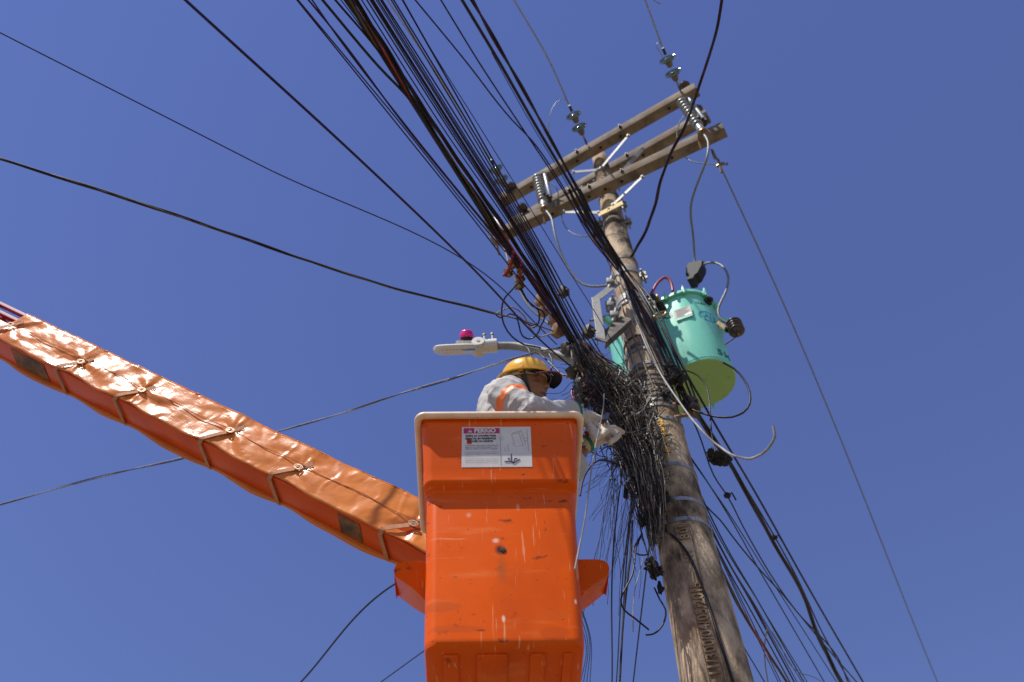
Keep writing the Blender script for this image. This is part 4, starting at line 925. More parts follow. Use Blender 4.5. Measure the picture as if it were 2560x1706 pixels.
for sg in (-1, 1):
    an = V(-.01, 2.83+sg*.10, zf+.075); bb = bmesh.new(); sweep_blobs(bb, [(an, .052), (an+V(0, 0, -.04), .052), (an+V(.13, 0, -.055), .042)]); fused('boot', bb, .006, 'black_plastic', wk, 2)
# gloves
def glove(palm, fingers, thumb, cuff, nm='glove'):
    b = bmesh.new(); sweep_blobs(b, palm)
    for fg in fingers: sweep_blobs(b, [(q, r*.84) for q, r in fg])
    sweep_blobs(b, [(q, r*.9) for q, r in thumb]); sweep_blobs(b, cuff)
    return fused(nm, b, .0030, ['leather', 'glove_green'], wk, 1, lambda p: .0018*(mnoise.noise(p*55)+.7*mnoise.noise(p*110))-.0022*max(0, .25-abs(mnoise.noise(p*38+V(4, 0, 0)))))
def G(px, py, y=3.05): return Y(px, py, y)
gA = glove([(G(1448, 1048, 2.95), .038), (G(1470, 1048, 2.99), .042), (G(1490, 1057, 3.02), .040)],
           [[(G(1489, 1044, 3.03), .020), (G(1508, 1049, 3.05), .018), (G(1517, 1062, 3.04), .0165), (G(1514, 1074, 3.02), .0155)],
            [(G(1490, 1050, 3.01), .020), (G(1511, 1058, 3.02), .018), (G(1521, 1069, 3.00), .0165), (G(1516, 1080, 2.98), .0155)],
            [(G(1486, 1060, 2.99), .019), (G(1505, 1070, 2.99), .0175), (G(1512, 1081, 2.97), .016), (G(1505, 1090, 2.96), .015)],
            [(G(1480, 1068, 2.98), .017), (G(1494, 1080, 2.97), .016), (G(1498, 1091, 2.96), .015), (G(1490, 1098, 2.95), .014)]],
           [(G(1470, 1060, 2.97), .022), (G(1479, 1078, 2.95), .019), (G(1486, 1096, 2.94), .017)],
           [(G(1432, 1032, 2.88), .043), (G(1448, 1046, 2.95), .040)])
gB = glove([(G(1470, 1107), .037), (G(1485, 1097), .044), (G(1502, 1088), .044), (G(1516, 1082), .038)],
           [[(G(1519, 1074), .020), (G(1534, 1070, 3.06), .0185), (G(1547, 1077, 3.07), .0165), (G(1556, 1081, 3.08), .015)],
            [(G(1520, 1082), .020), (G(1537, 1080, 3.06), .018), (G(1548, 1087, 3.05), .0155), (G(1546, 1091, 3.03), .0145)],
            [(G(1518, 1090), .019), (G(1532, 1090, 3.05), .0175), (G(1541, 1095, 3.03), .0155), (G(1536, 1100, 3.02), .0145)],
            [(G(1512, 1098), .018), (G(1523, 1100, 3.04), .0165), (G(1530, 1103, 3.02), .015), (G(1525, 1107, 3.01), .014)]],
           [(G(1492, 1088, 3.02), .022), (G(1510, 1074, 3.00), .0185), (G(1522, 1069, 3.00), .016)],
           [(G(1464, 1112), .040), (G(1474, 1104), .040)])
for c0, c1_, rr in ((G(1434, 1031, 2.885), G(1427, 1030, 2.87), .045), (G(1468, 1109), G(1462, 1113), .041)):
    d = (c1_-c0).normalized(); MB().lathe([(rr, -.004), (rr+.003, 0), (rr+.003, .012), (rr-.002, .013), (rr-.004, .0)], c0, d, 26).build('glove_hem', 'glove_green', wk)
pli = thing('pliers', G(1512, 1050, 2.97), 'steel pliers with red grips held between the gloves', 'pliers')
MB().loft([[G(1508, 1052, 2.96)+V(a*.014, b_*.008, 0) for a, b_ in ((-1, -1), (1, -1), (1, 1), (-1, 1))], [G(1514, 1043, 2.98)+V(a*.016, b_*.008, 0) for a, b_ in ((-1, -1), (1, -1), (1, 1), (-1, 1))], [G(1521, 1034, 3.0)+V(a*.006, b_*.006, 0) for a, b_ in ((-1, -1), (1, -1), (1, 1), (-1, 1))]]).build('jaw', 'tool_steel', pli)
for k in (0, 1): MB().tube([G(1509, 1052, 3.0), G(1494+4*k, 1066+3*k, 3.02), G(1478+3*k, 1077+3*k, 3.02), G(1465+2*k, 1084+5*k, 3.01)], .010, 8).build('grip', 'tool_red', pli)
# ================================================================== cable bundle running in from the upper left
GB = 'dark cables of the bundle that runs in from the upper left'
def jz(a, b): return rnd.uniform(a, b)
def run(name, label, pts, r, m, group=None, L=3.5, Lend=0., cat='cable', wob=0., step=.06, n=7):
    P = [Vector(p) for p in pts]
    if L: P = [ext(P[1], P[0], L)]+P
    if Lend: P = P+[ext(P[-2], P[-1], Lend)]
    return cable(name, label, P, r, m, group, cat, wob=wob, step=step, n=n)
# x at rows 0 / 300 / 600 / 880, radius, material
rows = [(904, 1094, 1297, 1452, .0042, 'purple_cable'), (917, 1107, 1303, 1456, .0050, 'dark_cable'),
        (925, 1113, 1307, 1462, .0045, 'dark_cable'), (931, 1120, 1311, 1466, .0085, 'dark_cable'), (940, 1128, 1316, 1470, .0035, 'purple_cable'),
        (945, 1132, 1320, 1474, .0050, 'purple_cable'), (951, 1137, 1324, 1478, .0042, 'dark_cable'),
        (955, 1146, 1328, 1482, .0050, 'purple_cable'), (978, 1158, 1333, 1488, .0048, 'dark_cable'), (984, 1166, 1338, 1492, .0050, 'purple_cable'),
        (1006, 1176, 1345, 1500, .0052, 'purple_cable')]
ORD = 'first second third fourth fifth sixth seventh eighth ninth tenth eleventh'.split()
for i, (a, b, c, d, r, m) in enumerate(rows):
    m = 'dusty_cable' if i in (1, 5, 8) else m
    z0 = 6.25+.02*(i % 4)+jz(-.06, .06)
    e = [Z(a, 0, z0+.05), Z(b, 300, z0), Z(c, 600, z0-.03), Z(d, 880, z0-.08), Y(1500+i*5+jz(-6, 6), 945+jz(-8, 14), 3.47+jz(-.04, .03)), Y(1545+i*4, 1020+jz(0, 40), 3.52)]
    run('bundle_cable', ORD[i]+' from the left of the eleven thin parallel cables in the bundle', e, r*.8, m, GB)
def one(label, pts, r, m, **k): return run('bundle_cable', label, pts, r*.8, m, None, **k)
one('outermost thin dark cable on the left side of the bundle', [Z(742, 0, 6.2), Z(984, 300, 6.2), Z(1222, 598, 6.2), Z(1300, 700, 6.15), Z(1388, 800, 6.1)], .0045, 'purple_cable')
one('second thin cable from the left of the bundle, blurred', [Z(745, 0, 6.1), Z(994, 300, 6.12), Z(1228, 590, 6.15), Z(1330, 705, 6.1), Z(1400, 820, 6.05)], .0042, 'purple_cable')
one('third dark cable from the left of the bundle', [Z(771, 0, 6.2), Z(841, 85, 6.2), Z(1001, 300, 6.2), Z(1232, 585, 6.2), Z(1350, 730, 6.12), Z(1420, 850, 6.08)], .0056, 'purple_cable')
one('dark cable crossing the third one near the top edge', [Z(780, 0, 6.15), Z(838, 84, 6.15), Z(1005, 302, 6.15), Z(1240, 590, 6.15), Z(1345, 712, 6.1), Z(1410, 835, 6.05)], .0048, 'purple_cable')
one('thick black cable swinging in to join the bundle from the left', [Z(806, 0, 6.3), Z(945, 165, 6.28), Z(1033, 260, 6.25), Z(1067, 312, 6.22), Z(1144, 438, 6.2), Z(1236, 572, 6.2), Z(1345, 725, 6.15), Z(1440, 880, 6.05)], .0085, 'black_cable')
one('dark cable that merges with the thick twisted bundle near the top', [Z(838, 0, 6.3), Z(946, 128, 6.28), Z(1040, 275, 6.25), Z(1120, 400, 6.22), Z(1248, 598, 6.2), Z(1360, 735, 6.15), Z(1448, 880, 6.05)], .0068, 'dark_cable')
one('thin purple wire beside the thick twisted bundle', [Z(852, 0, 6.32), Z(905, 70, 6.3), Z(990, 200, 6.27), Z(1100, 372, 6.24), Z(1252, 598, 6.2), Z(1370, 745, 6.1)], .0032, 'purple_cable')
tb = [ext(Z(1060, 300, 6.28), Z(871, 0, 6.3), 3.5), Z(871, 0, 6.3), Z(960, 140, 6.29), Z(1060, 300, 6.28), Z(1134, 415, 6.26), Z(1210, 520, 6.24), Z(1272, 615, 6.22), Z(1352, 730, 6.15), Z(1440, 865, 6.08), Y(1490, 935, 3.42), Y(1530, 1000, 3.46)]
twisted('twisted_cable', 'thickest twisted bundle of black, red and olive cables left of the pole', tb, .0068, ['black_cable', 'red_cable', 'dark_cable', 'olive_cable', 'black_cable'], .0105, 1.25)
tb2 = [ext(Z(1078, 300, 6.33), Z(887, 0, 6.35), 3.5), Z(887, 0, 6.35), Z(1078, 300, 6.33), Z(1284, 605, 6.26), Z(1365, 730, 6.2), Z(1447, 870, 6.1), Y(1510, 950, 3.45)]
twisted('twisted_cable', 'dark twisted pair right beside the thickest twisted bundle', tb2, .0062, ['black_cable', 'dark_cable', 'brown_cable'], .0075, .9)
one('very thin wire on the right edge of the bundle', [Z(1008, 0, 6.25), Z(1071, 112, 6.25), Z(1188, 300, 6.25), Z(1362, 580, 6.2), Z(1430, 690, 6.15), Z(1484, 775, 6.1), Z(1545, 880, 6.05), Y(1580, 940, 3.5)], .0028, 'purple_cable')
# higher group that passes the pole front and leaves at the right
one('blurred thin cable crossing towards the pair right of the bundle', [Z(1038, 0, 7.0), Z(1160, 148, 7.05), Z(1280, 300, 7.1), Z(1330, 352, 7.12), Z(1400, 455, 7.15), Z(1480, 600, 7.2), Y(1555, 690, 3.5)], .0058, 'purple_cable')
one('thin dark cable between the bundle and the thick pair', [Z(1102, 0, 7.1), Z(1200, 160, 7.1), Z(1292, 300, 7.12), Z(1372, 420, 7.15), Z(1490, 605, 7.2), Y(1560, 700, 3.5), Y(1605, 800, 3.52)], .0058, 'purple_cable')
one('thick black cable of the pair that passes in front of the crossarms', [Z(1155, 0, 7.2), Z(1245, 150, 7.2), Z(1331, 300, 7.2), Z(1420, 450, 7.2), Z(1500, 590, 7.22), Y(1550, 678, 3.49), Y(1595, 760, 3.50), Y(1640, 850, 3.52), Y(1680, 940, 3.55), Y(1722, 1015, 3.56)], .0118, 'black_cable')
q = [ext(Z(1260, 140, 7.25), Z(1180, 0, 7.25), 3.5), Z(1180, 0, 7.25), Z(1260, 140, 7.25), Z(1350, 300, 7.25), Z(1432, 450, 7.25), Z(1510, 590, 7.25), Y(1556, 675, 3.485), Y(1602, 760, 3.49), Y(1650, 850, 3.51), Y(1690, 940, 3.54), Y(1728, 1010, 3.56)]
twisted('twisted_cable', 'thick reddish brown twisted pair that passes in front of the crossarms', q, .0072, ['brown_cable', 'dark_cable'], .0055, .8)
one('very thin wire beside the thick pair in front of the crossarms', [Z(1228, 130, 7.15), Z(1322, 300, 7.15), Z(1400, 430, 7.15), Z(1492, 600, 7.2), Y(1525, 665, 3.5), Y(1575, 790, 3.53), Y(1620, 900, 3.54)], .003, 'purple_cable', L=0)
for k, (x0, x1, x2, r, m) in enumerate([(1478, 1545, 1590, .006, 'dark_cable'), (1484, 1550, 1600, .006, 'brown_cable'), (1492, 1556, 1618, .007, 'black_cable'), (1500, 1562, 1630, .006, 'black_cable'), (1506, 1568, 1640, .005, 'dark_cable')]):
    cable('pole_cable', ORD[k]+' from the left of five dark cables running down the pole front', [Z(x0-60, 470, 7.18), Z(x0, 582, 7.2), Y(x1, 672, 3.47+.01*k), Y(x2, 770, 3.5), Y(x2+44, 860, 3.52), Y(x2+80, 945, 3.55), Y(x2+105, 1010, 3.58)], r, m, 'dark cables running down the pole front', wob=.012)
cable('pale_lead', 'light brown lead running diagonally to the pole below the crossarms', [Z(1440, 510, 7.3), Z(1462, 555, 7.3), Z(1490, 610, 7.28), Y(1535, 660, 3.5), Y(1548, 690, 3.5)], .0065, 'harness', None)
fl = [Y(1578, 642, 3.52), Z(1613, 580, 7.12), Z(1637, 514, 7.05), Z(1653, 449, 7.0), Z(1674, 392, 6.97), Z(1711, 318, 6.94), Z(1755, 192, 6.9), Z(1792, 73, 6.85), Z(1804, 0, 6.82)]
fl.append(ext(fl[-2], fl[-1], 3)); twisted('drop_cable', 'twisted flat drop cable hanging from the top right edge to the pole', fl, .0052, ['brown_cable', 'dark_cable', 'brown_cable'], .0046, .9)
# ------------------------------------------------------------------ lines across the left of the sky
q = [Y(1392, 862, 3.4), Z(1330, 800, 6.3), Z(1262, 728, 6.3), Z(640, 408, 6.3), Z(0, 82, 6.35)]; q.append(ext(q[-2], q[-1], 5)); cable('sky_wire', 'thin purple wire crossing the upper left sky', q, .0033, 'purple_cable', None, 'wire')
q = [Y(1425, 915, 3.42), Z(1395, 890, 5.9), Z(1330, 830, 5.6), Z(1200, 690, 5.3), Z(900, 400, 4.9), Z(463, 0, 4.6)]; q.append(ext(q[-2], q[-1], 4)); cable('sky_wire', 'soft dark purple cable slanting from the top left to the lamp', q, .0048, 'purple_cable', None, 'cable')
q = [ext(Z(200, 462, 6.2), Z(0, 397, 6.2), 5), Z(0, 397, 6.2), Z(400, 525, 6.15), Z(800, 662, 6.1), Z(1000, 725, 6.1), Z(1150, 762, 6.1), Z(1240, 785, 6.1)]
twisted('service_drop', 'black twisted service cable sweeping across the left sky', q, .0040, ['black_cable', 'black_cable', 'olive_cable'], .0044, 1.0)
for pts, m, lb in (([Z(1240, 785, 6.1), Z(1280, 768, 6.1), Z(1310, 790, 6.1), Z(1325, 820, 6.1), Z(1350, 843, 6.1), Z(1375, 835, 6.1), Z(1390, 835, 6.1)], 'white_cable', 'pale untwisted end of the left service cable'),
                   ([Z(1236, 783, 6.1), Z(1250, 795, 6.1), Z(1275, 785, 6.1), Z(1300, 795, 6.1), Z(1330, 815, 6.1), Z(1342, 808, 6.1)], 'black_cable', 'black untwisted end of the left service cable'),
                   ([Z(1238, 784, 6.08), Z(1262, 790, 6.1), Z(1300, 800, 6.1), Z(1385, 829, 6.1)], 'strand_brown', 'thin brown untwisted end of the left service cable')):
    cable('service_end', lb, pts, .0042, m, None)
q = [ext(Z(200, 1220, 6.5), Z(0, 1262, 6.5), 5), Z(0, 1262, 6.5), Z(240, 1195, 6.5), Z(480, 1140, 6.45), Z(700, 1078, 6.4), Z(850, 1035, 6.35), Z(1000, 985, 6.3), Z(1130, 947, 6.25), Z(1255, 906, 6.2), Z(1330, 885, 6.2), Z(1410, 868, 6.2)]
twisted('service_drop', 'grey and black twisted service cable passing behind the boom and the hard hat', q, .0036, ['black_cable', 'white_cable'], .0036, 1.1)
q = [Z(1060, 1420, 5.4), Z(985, 1462, 5.4), Z(752, 1706, 5.35)]; cable('drop_wire', 'straight dark wire below the left side of the bucket', q+[ext(q[1], q[2], 5)], .0055, 'black_cable', None, 'wire')
q = [Z(1100, 1600, 5.3), Z(1060, 1628, 5.3), Z(952, 1706, 5.3)]; cable('drop_wire', 'short thin wire at the bottom left of the bucket', q+[ext(q[1], q[2], 5)], .0035, 'black_cable', None, 'wire')
# ------------------------------------------------------------------ cables leaving to the lower right
def leave(label, pts, r, m, grp=None, wob=0.): return run('leaving_cable', label, pts, r*.78, m, grp, L=0, Lend=5, wob=wob)
GR = 'thin cables leaving the pole to the lower right'
leave('dark cable on the far right of those leaving the pole', [Y(1655, 820, 3.56), Y(1686, 880, 3.62), Z(1770, 1030, 5.95), Z(1893, 1240, 5.95), Z(2010, 1450, 5.95), Z(2158, 1706, 5.95)], .0085, 'black_cable')
q = [Y(1728, 1020, 3.58), Z(1758, 1060, 5.85), Z(1800, 1120, 5.85), Z(1852, 1205, 5.85), Z(1930, 1350, 5.85), Z(2000, 1470, 5.85), Z(2050, 1600, 5.85), Z(2103, 1706, 5.85)]; q.append(ext(q[-2], q[-1], 5))
twisted('leaving_bundle', 'thick black cable bundle leaving the spool insulator to the lower right', q, .0075, ['black_cable', 'brown_cable', 'black_cable'], .0075, 1.6)
leave('dark cable hugging the thick bundle at the lower right', [Y(1735, 1015, 3.6), Z(1790, 1100, 5.9), Z(1858, 1210, 5.9), Z(1990, 1440, 5.9), Z(2055, 1580, 5.9), Z(2125, 1706, 5.9)], .0062, 'black_cable')
leave('wire with a small knob left of the thick bundle at right', [Y(1712, 1010, 3.7), Z(1745, 1080, 5.7), Z(1785, 1190, 5.6), Z(1818, 1240, 5.6), Z(1862, 1325, 5.6), Z(1965, 1494, 5.6), Z(2035, 1582, 5.6), Z(2142, 1706, 5.6)], .0055, 'black_cable')
leave('slack wavy cable that crosses the straight ones at lower right', [Y(1735, 1200, 3.75), Z(1762, 1262, 5.35), Z(1800, 1300, 5.32), Z(1830, 1340, 5.3), Z(1900, 1425, 5.3), Z(1958, 1488, 5.3), Z(2008, 1548, 5.3), Z(2050, 1590, 5.3), Z(2092, 1640, 5.3), Z(2120, 1706, 5.3)], .0055, 'black_cable')
FAN = {2061: 'second from the right', 2092: 'rightmost', 2010: 'fourth from the right', 2018: 'third from the right', 1986: 'thickest', 1993: 'sixth from the right', 1975: 'third from the left', 1952: 'second from the left', 1946: 'leftmost', 2005: 'fifth from the right'}
for (a, b, c, r, z) in [((1690, 1090), (1765, 1200), (2061, 1706), .005, 5.5), ((1692, 1100), (1768, 1205), (2092, 1706), .0038, 5.48), ((1700, 1120), (1781, 1300), (2010, 1706), .0055, 5.3), ((1700, 1140), (1781, 1312), (2018, 1706), .004, 5.28),
                        ((1705, 1160), (1785, 1335), (1986, 1706), .007, 5.2), ((1705, 1180), (1790, 1350), (1993, 1706), .0036, 5.2), ((1708, 1190), (1800, 1385), (1975, 1706), .0055, 5.15), ((1715, 1200), (1806, 1400), (1952, 1706), .004, 5.1), ((1715, 1210), (1812, 1420), (1946, 1706), .0036, 5.05),
                        ((1706, 1150), (1783, 1330), (2005, 1706), .0034, 5.25)]:
    leave('thin cable right of the pole, '+FAN[c[0]]+' of ten along the bottom edge', [Y(a[0], a[1], 3.72), Z(b[0], b[1], z), Z((b[0]+c[0])/2, (b[1]+c[1])/2+jz(-4, 6), z-.01), Z(c[0], c[1], z)], r, 'dusty_cable' if c[0] in (2092, 1993, 1975) else 'black_cable', GR)
q = [Y(1760, 1340, 3.78), Z(1816, 1450, 5.02), Z(1850, 1520, 5.0), Z(1905, 1610, 5.0), Z(1968, 1706, 5.0)]; q.append(ext(q[-2], q[-1], 5))
twisted('leaving_bundle', 'black and red striped cable leaving right beside the pole', q, .005, ['black_cable', 'red_cable', 'black_cable', 'olive_cable'], .0042, .9)
leave('lowest single wire right of the pole at the bottom edge', [Y(1830, 1560, 3.8), Z(1866, 1629, 4.75), Z(1912, 1706, 4.75)], .0042, 'black_cable')
for (p, lb_) in (((1818, 1239), 'small dark knob clamp on a wire right of the pole'), ((1936, 1344), 'small dark clip on the thick bundle at lower right')):
    c = Z(*p, 5.6 if p[0] < 1900 else 5.87); k = thing('wire_clip', c, lb_, 'clip'); MB().blob(c, .022, 2, jit=.25, squash=(1, .8, .8)).tube([c, c+V(.03, 0, .02), c+V(.045, .01, -.03)], .005, 6).build('clip_body', 'charred', k)
# grey straight strands of rope near the lower right cables
cable('frayed_rope', 'pale frayed cord dangling among the lower right cables', [Z(1918, 1570, 5.1), Z(1912, 1620, 5.05), Z(1914, 1660, 5.0), Z(1920, 1706, 4.95), Z(1925, 1760, 4.9)], .004, 'white_cable', None, 'cord', wob=.012, step=.02)
cable('frayed_rope', 'thin pale cord frayed along the lower right cables', [Z(1928, 1582, 5.2), Z(1950, 1620, 5.2), Z(1972, 1660, 5.2), Z(1995, 1680, 5.2), Z(2030, 1690, 5.2), Z(2052, 1702, 5.2)], .0022, 'grey_cable', None, 'cord', wob=.012, step=.02)
# ------------------------------------------------------------------ drops between the bucket and the pole
GD = 'thin straight drop wires between bucket and pole'
for a, b, r in (((1577, 1290), (1550, 1706), .004), ((1540, 1300), (1530, 1706), .0042), ((1568, 1340), (1541, 1706), .0034), ((1616, 1425), (1583, 1706), .004)):
    q = [Y(a[0]+15, a[1]-120, 3.6), Z(*a, 5.0), Z(*b, 4.95)]; cable('drop_wire', {1550: 'third', 1530: 'first', 1541: 'second', 1583: 'fourth'}[b[0]]+' from the left of four straight wires between bucket and pole', q+[ext(q[1], q[2], 6)], r, 'black_cable', GD, 'wire')
for a, b in (((1474, 1600), (1467, 1706)), ((1470, 1610), (1459, 1706)), ((1477, 1600), (1475, 1706)), ((1466, 1620), (1452, 1706))):
    q = [Z(a[0]-34, a[1]-110, 5.2), Z(*a, 5.2), Z(*b, 5.2)]; cable('drop_wire', {1467: 'third', 1459: 'second', 1475: 'fourth', 1452: 'first'}[b[0]]+' from the left of four hair thin wires beside the bucket bottom', q+[ext(q[1], q[2], 6)], .0024, 'black_cable', 'hair thin wires right of the bucket bottom', 'wire')
# ------------------------------------------------------------------ loose single cables
cable('loose_cable', 'pale grey cable curling out from the pole, its free end hooked upward', [Y(1548, 670, 3.47), Y(1552, 705, 3.46), Y(1568, 740, 3.42), Y(1590, 800, 3.34), Y(1618, 870, 3.2), Y(1655, 940, 3.0), Y(1695, 1000, 2.8), Y(1740, 1060, 2.56), Y(1795, 1114, 2.36), Y(1848, 1143, 2.22), Y(1888, 1144, 2.14), Y(1920, 1122, 2.08), Y(1937, 1092, 2.05), Y(1932, 1066, 2.04)], .0043, 'white_cable', None, step=.03)
cable('loose_cable', 'dark cable curving round in front of the transformer base and back to the pole', [Y(1808, 907, 3.4), Y(1835, 922, 3.4), Y(1858, 946, 3.4), Y(1874, 980, 3.4), Y(1874, 1010, 3.4), Y(1858, 1032, 3.4), Y(1830, 1043, 3.42), Y(1795, 1043, 3.45), Y(1760, 1035, 3.5), Y(1725, 1022, 3.55), Y(1690, 1005, 3.56), Y(1640, 960, 3.55)], .0058, 'dark_cable', None)
cable('loose_cable', 'thin pale cable hanging straight in front of the gloves and bucket', [Y(1510, 985, 3.0), Y(1508, 1020, 2.9), Y(1503, 1050, 2.8), Y(1494, 1090, 2.7), Y(1486, 1130, 2.6), Y(1478, 1180, 2.52), Y(1470, 1240, 2.46), Y(1460, 1310, 2.42), Y(1448, 1370, 2.40), Y(1437, 1424, 2.39)], .0029, 'white_cable', None)
cable('loose_cable', 'thin black loop hanging in front of the green tank base', [Y(1700, 928, 3.5), Y(1720, 928, 3.5), Y(1745, 940, 3.5), Y(1765, 965, 3.5), Y(1773, 1000, 3.5), Y(1776, 1050, 3.5), Y(1780, 1090, 3.5), Y(1788, 1130, 3.5)], .0042, 'black_cable', None)
cable('loose_cable', 'black loop left of the cable bundle above the lamp pipe', [Z(1297, 705, 6.15), Z(1280, 725, 6.12), Z(1262, 745, 6.1), Z(1254, 775, 6.1), Z(1260, 812, 6.1), Z(1280, 842, 6.1), Z(1310, 862, 6.1), Z(1332, 866, 6.12), Y(1350, 872, 3.6)], .0048, 'black_cable', None)
cable('loose_cable', 'black loop dropping from the clamps to the lamp pipe', [Z(1300, 722, 6.15), Z(1318, 752, 6.12), Z(1345, 775, 6.1), Z(1348, 800, 6.1), Z(1342, 815, 6.1), Z(1330, 820, 6.1)], .0046, 'black_cable', None)
cable('loose_cable', 'second black loop beside the clamps left of the bundle', [Z(1302, 720, 6.16), Z(1330, 765, 6.14), Z(1355, 778, 6.12), Z(1362, 790, 6.1), Z(1352, 815, 6.1), Z(1340, 840, 6.1), Z(1322, 848, 6.1), Z(1306, 840, 6.1), Z(1298, 815, 6.1), Z(1290, 785, 6.1)], .0046, 'black_cable', None)
cable('loose_cable', 'navy cable looping from the lamp pipe down past the hard hat', [Y(1310, 866, 3.65), Y(1322, 875, 3.6), Y(1327, 890, 3.6), Y(1326, 900, 3.6)], .0052, 'black_cable', None)
cable('loose_cable', 'navy cable sagging from the lamp pipe to the connector right of the hard hat', [Y(1348, 872, 3.62), Y(1352, 888, 3.55), Y(1375, 908, 3.5), Y(1395, 928, 3.48), Y(1410, 939, 3.46), Y(1424, 936, 3.44)], .0052, 'black_cable', None)
cable('loose_cable', 'navy cable curving behind the cap visor', [Y(1372, 885, 3.6), Y(1380, 900, 3.58), Y(1380, 915, 3.56), Y(1377, 928, 3.56)], .0052, 'black_cable', None)
rs = 'red insulated jumper leads beside the tangle'
for k, pts in enumerate(([(1438, 960), (1430, 975), (1430, 990), (1436, 1002)], [(1460, 1003), (1470, 990), (1480, 982), (1492, 974)], [(1452, 925), (1458, 940), (1472, 948), (1486, 955)], [(1458, 1008), (1457, 1018), (1452, 1030)], [(1520, 952), (1527, 946), (1532, 938)], [(1425, 832), (1430, 845), (1432, 855)])):
    cable('red_lead', ('red lead bowing out left of the tangle', 'straight red lead pointing to the tangle', 'red lead arching above the connectors', 'red lead end behind the bucket lip', 'short red lead inside the tangle', 'red lead high on the cable bundle')[k], [Y(x, y, 3.38) for x, y in pts], .0062 if k != 1 else .008, 'red_sleeve', rs)
cable('loose_cable', 'bare copper and black wire arching out of the tangle towards the bucket', [Y(1565, 1172, 3.45), Y(1540, 1160, 3.4), Y(1510, 1150, 3.35), Y(1485, 1158, 3.3), Y(1468, 1178, 3.28), Y(1456, 1205, 3.26), Y(1450, 1240, 3.25)], .0048, 'brown_cable', None)
cable('loose_cable', 'black wire stretched straight across the glove to the tangle', [Y(1452, 1118, 3.0), Y(1490, 1113, 3.1), Y(1540, 1109, 3.3), Y(1590, 1106, 3.42)], .003, 'black_cable', None)
cable('loose_cable', 'black wire looping down left of the pole with its free end to the right', [Y(1606, 1335, 3.5), Y(1590, 1370, 3.45), Y(1587, 1400, 3.42), Y(1580, 1440, 3.4), Y(1562, 1475, 3.4), Y(1552, 1500, 3.4), Y(1560, 1525, 3.4), Y(1585, 1545, 3.4), Y(1622, 1575, 3.4)], .004, 'black_cable', None)
cable('loose_cable', 'short black wire curling under the charred clump at the pole edge', [Y(1636, 1470, 3.52), Y(1650, 1500, 3.52), Y(1664, 1525, 3.52), Y(1662, 1550, 3.52), Y(1648, 1575, 3.52), Y(1632, 1586, 3.52), Y(1614, 1588, 3.52)], .004, 'black_cable', None)
cable('loose_cable', 'black wire loop above the charred clump left of the pole', [Y(1604, 1336, 3.5), Y(1590, 1360, 3.48), Y(1584, 1380, 3.47), Y(1600, 1388, 3.47), Y(1622, 1386, 3.5)], .0036, 'black_cable', None)
cable('loose_cable', 'knotted black wire hanging left of the charred clump', [Y(1583, 1300, 3.5), Y(1580, 1340, 3.5), Y(1576, 1390, 3.5), Y(1570, 1430, 3.5), Y(1566, 1470, 3.5), Y(1556, 1560, 3.5), Y(1550, 1700, 3.5)], .0046, 'charred', None, wob=.006, step=.015)
cable('loose_cable', 'pale thin wire hanging straight between bucket and pole', [Y(1608, 1395, 3.45), Y(1600, 1430, 3.45), Y(1588, 1470, 3.45), Y(1583, 1520, 3.45), Y(1583, 1580, 3.45)], .0022, 'strand_grey', None)
lh = thing('iron_hook', Y(1560, 1230, 3.5), 'black bent iron strap sticking out left of the tangle', 'hook')
MB().tube(spline([Y(1590, 1208, 3.5), Y(1575, 1207, 3.48), Y(1567, 1212, 3.47), Y(1565, 1225, 3.47), Y(1563, 1246, 3.47)], .01), .012, 4, flat=.5).build('strap', 'black_plastic', lh, smooth=False)
# wires lying against the pole
for k, pts in enumerate(([(-1.1, 1270), (-.75, 1300), (-.42, 1328), (-.2, 1352), (-.06, 1374), (.05, 1400), (.16, 1450), (.24, 1500), (.30, 1560), (.36, 1640), (.42, 1720)],)):
    cable('pole_wire', 'black wire running down the front of the concrete pole', [on_pole(a, zpole(y), .008) for a, y in pts], .0065, 'black_cable', None)
for k in range(5):
    a0 = jz(-.7, .2); cable('pole_wire', ORD[k]+' from the top of five thin wires lying against the banded pole', [on_pole(a0-.3, zpole(690+30*k), .02), on_pole(a0, zpole(770+30*k), .014), on_pole(a0+.25, zpole(850+28*k), .016), on_pole(a0+.4+jz(0, .3), zpole(940+25*k), .015)], .0045, ['strand_brown', 'strand_grey'][k % 2], 'thin wires lying against the pole among the bands')
# ------------------------------------------------------------------ connectors
def wedge(px, py, y, sz, label, m='brown_glaze', d=None):
    c = Y(px, py, y); d = d or V(jz(-.4, .4), -.3, jz(.5, 1)).normalized(); s = d.orthogonal().normalized(); n = d.cross(s)
    k = thing('wire_clamp', c, label, 'clamp', 'dark bolted wire clamps')
    b = MB().box(c, (sz*1.5, sz, sz), d, s, n, bev=sz*.16)
    for t in (-.4, 0, .4): b.box(c+d*sz*t+s*sz*.45, (sz*.16, sz*.45, sz*1.15), d, s, n)
    b.build('clamp_block', m, k); MB().lathe([(sz*.16, -sz*.9), (sz*.16, sz*.95)], c, n, 8).lathe([(sz*.28, sz*.6), (sz*.28, sz*.8)], c, n, 6).build('bolt', 'bronze', k)
def zc(px, py, z): return Z(px, py, z).y
CL = [(1280, 660, 'upper clamp of the left red sleeve pair'), (1270, 682, 'lowest clamp of the left red sleeve pair'), (1302, 672, 'upper clamp of the right red sleeve pair'), (1300, 696, 'middle clamp of the right red sleeve pair'), (1298, 714, 'lowest clamp of the right red sleeve pair')]
for px, py, lb_ in CL: wedge(px, py, zc(px, py, 6.18), .034, 'brown bolted wire clamp, '+lb_, 'bronze')
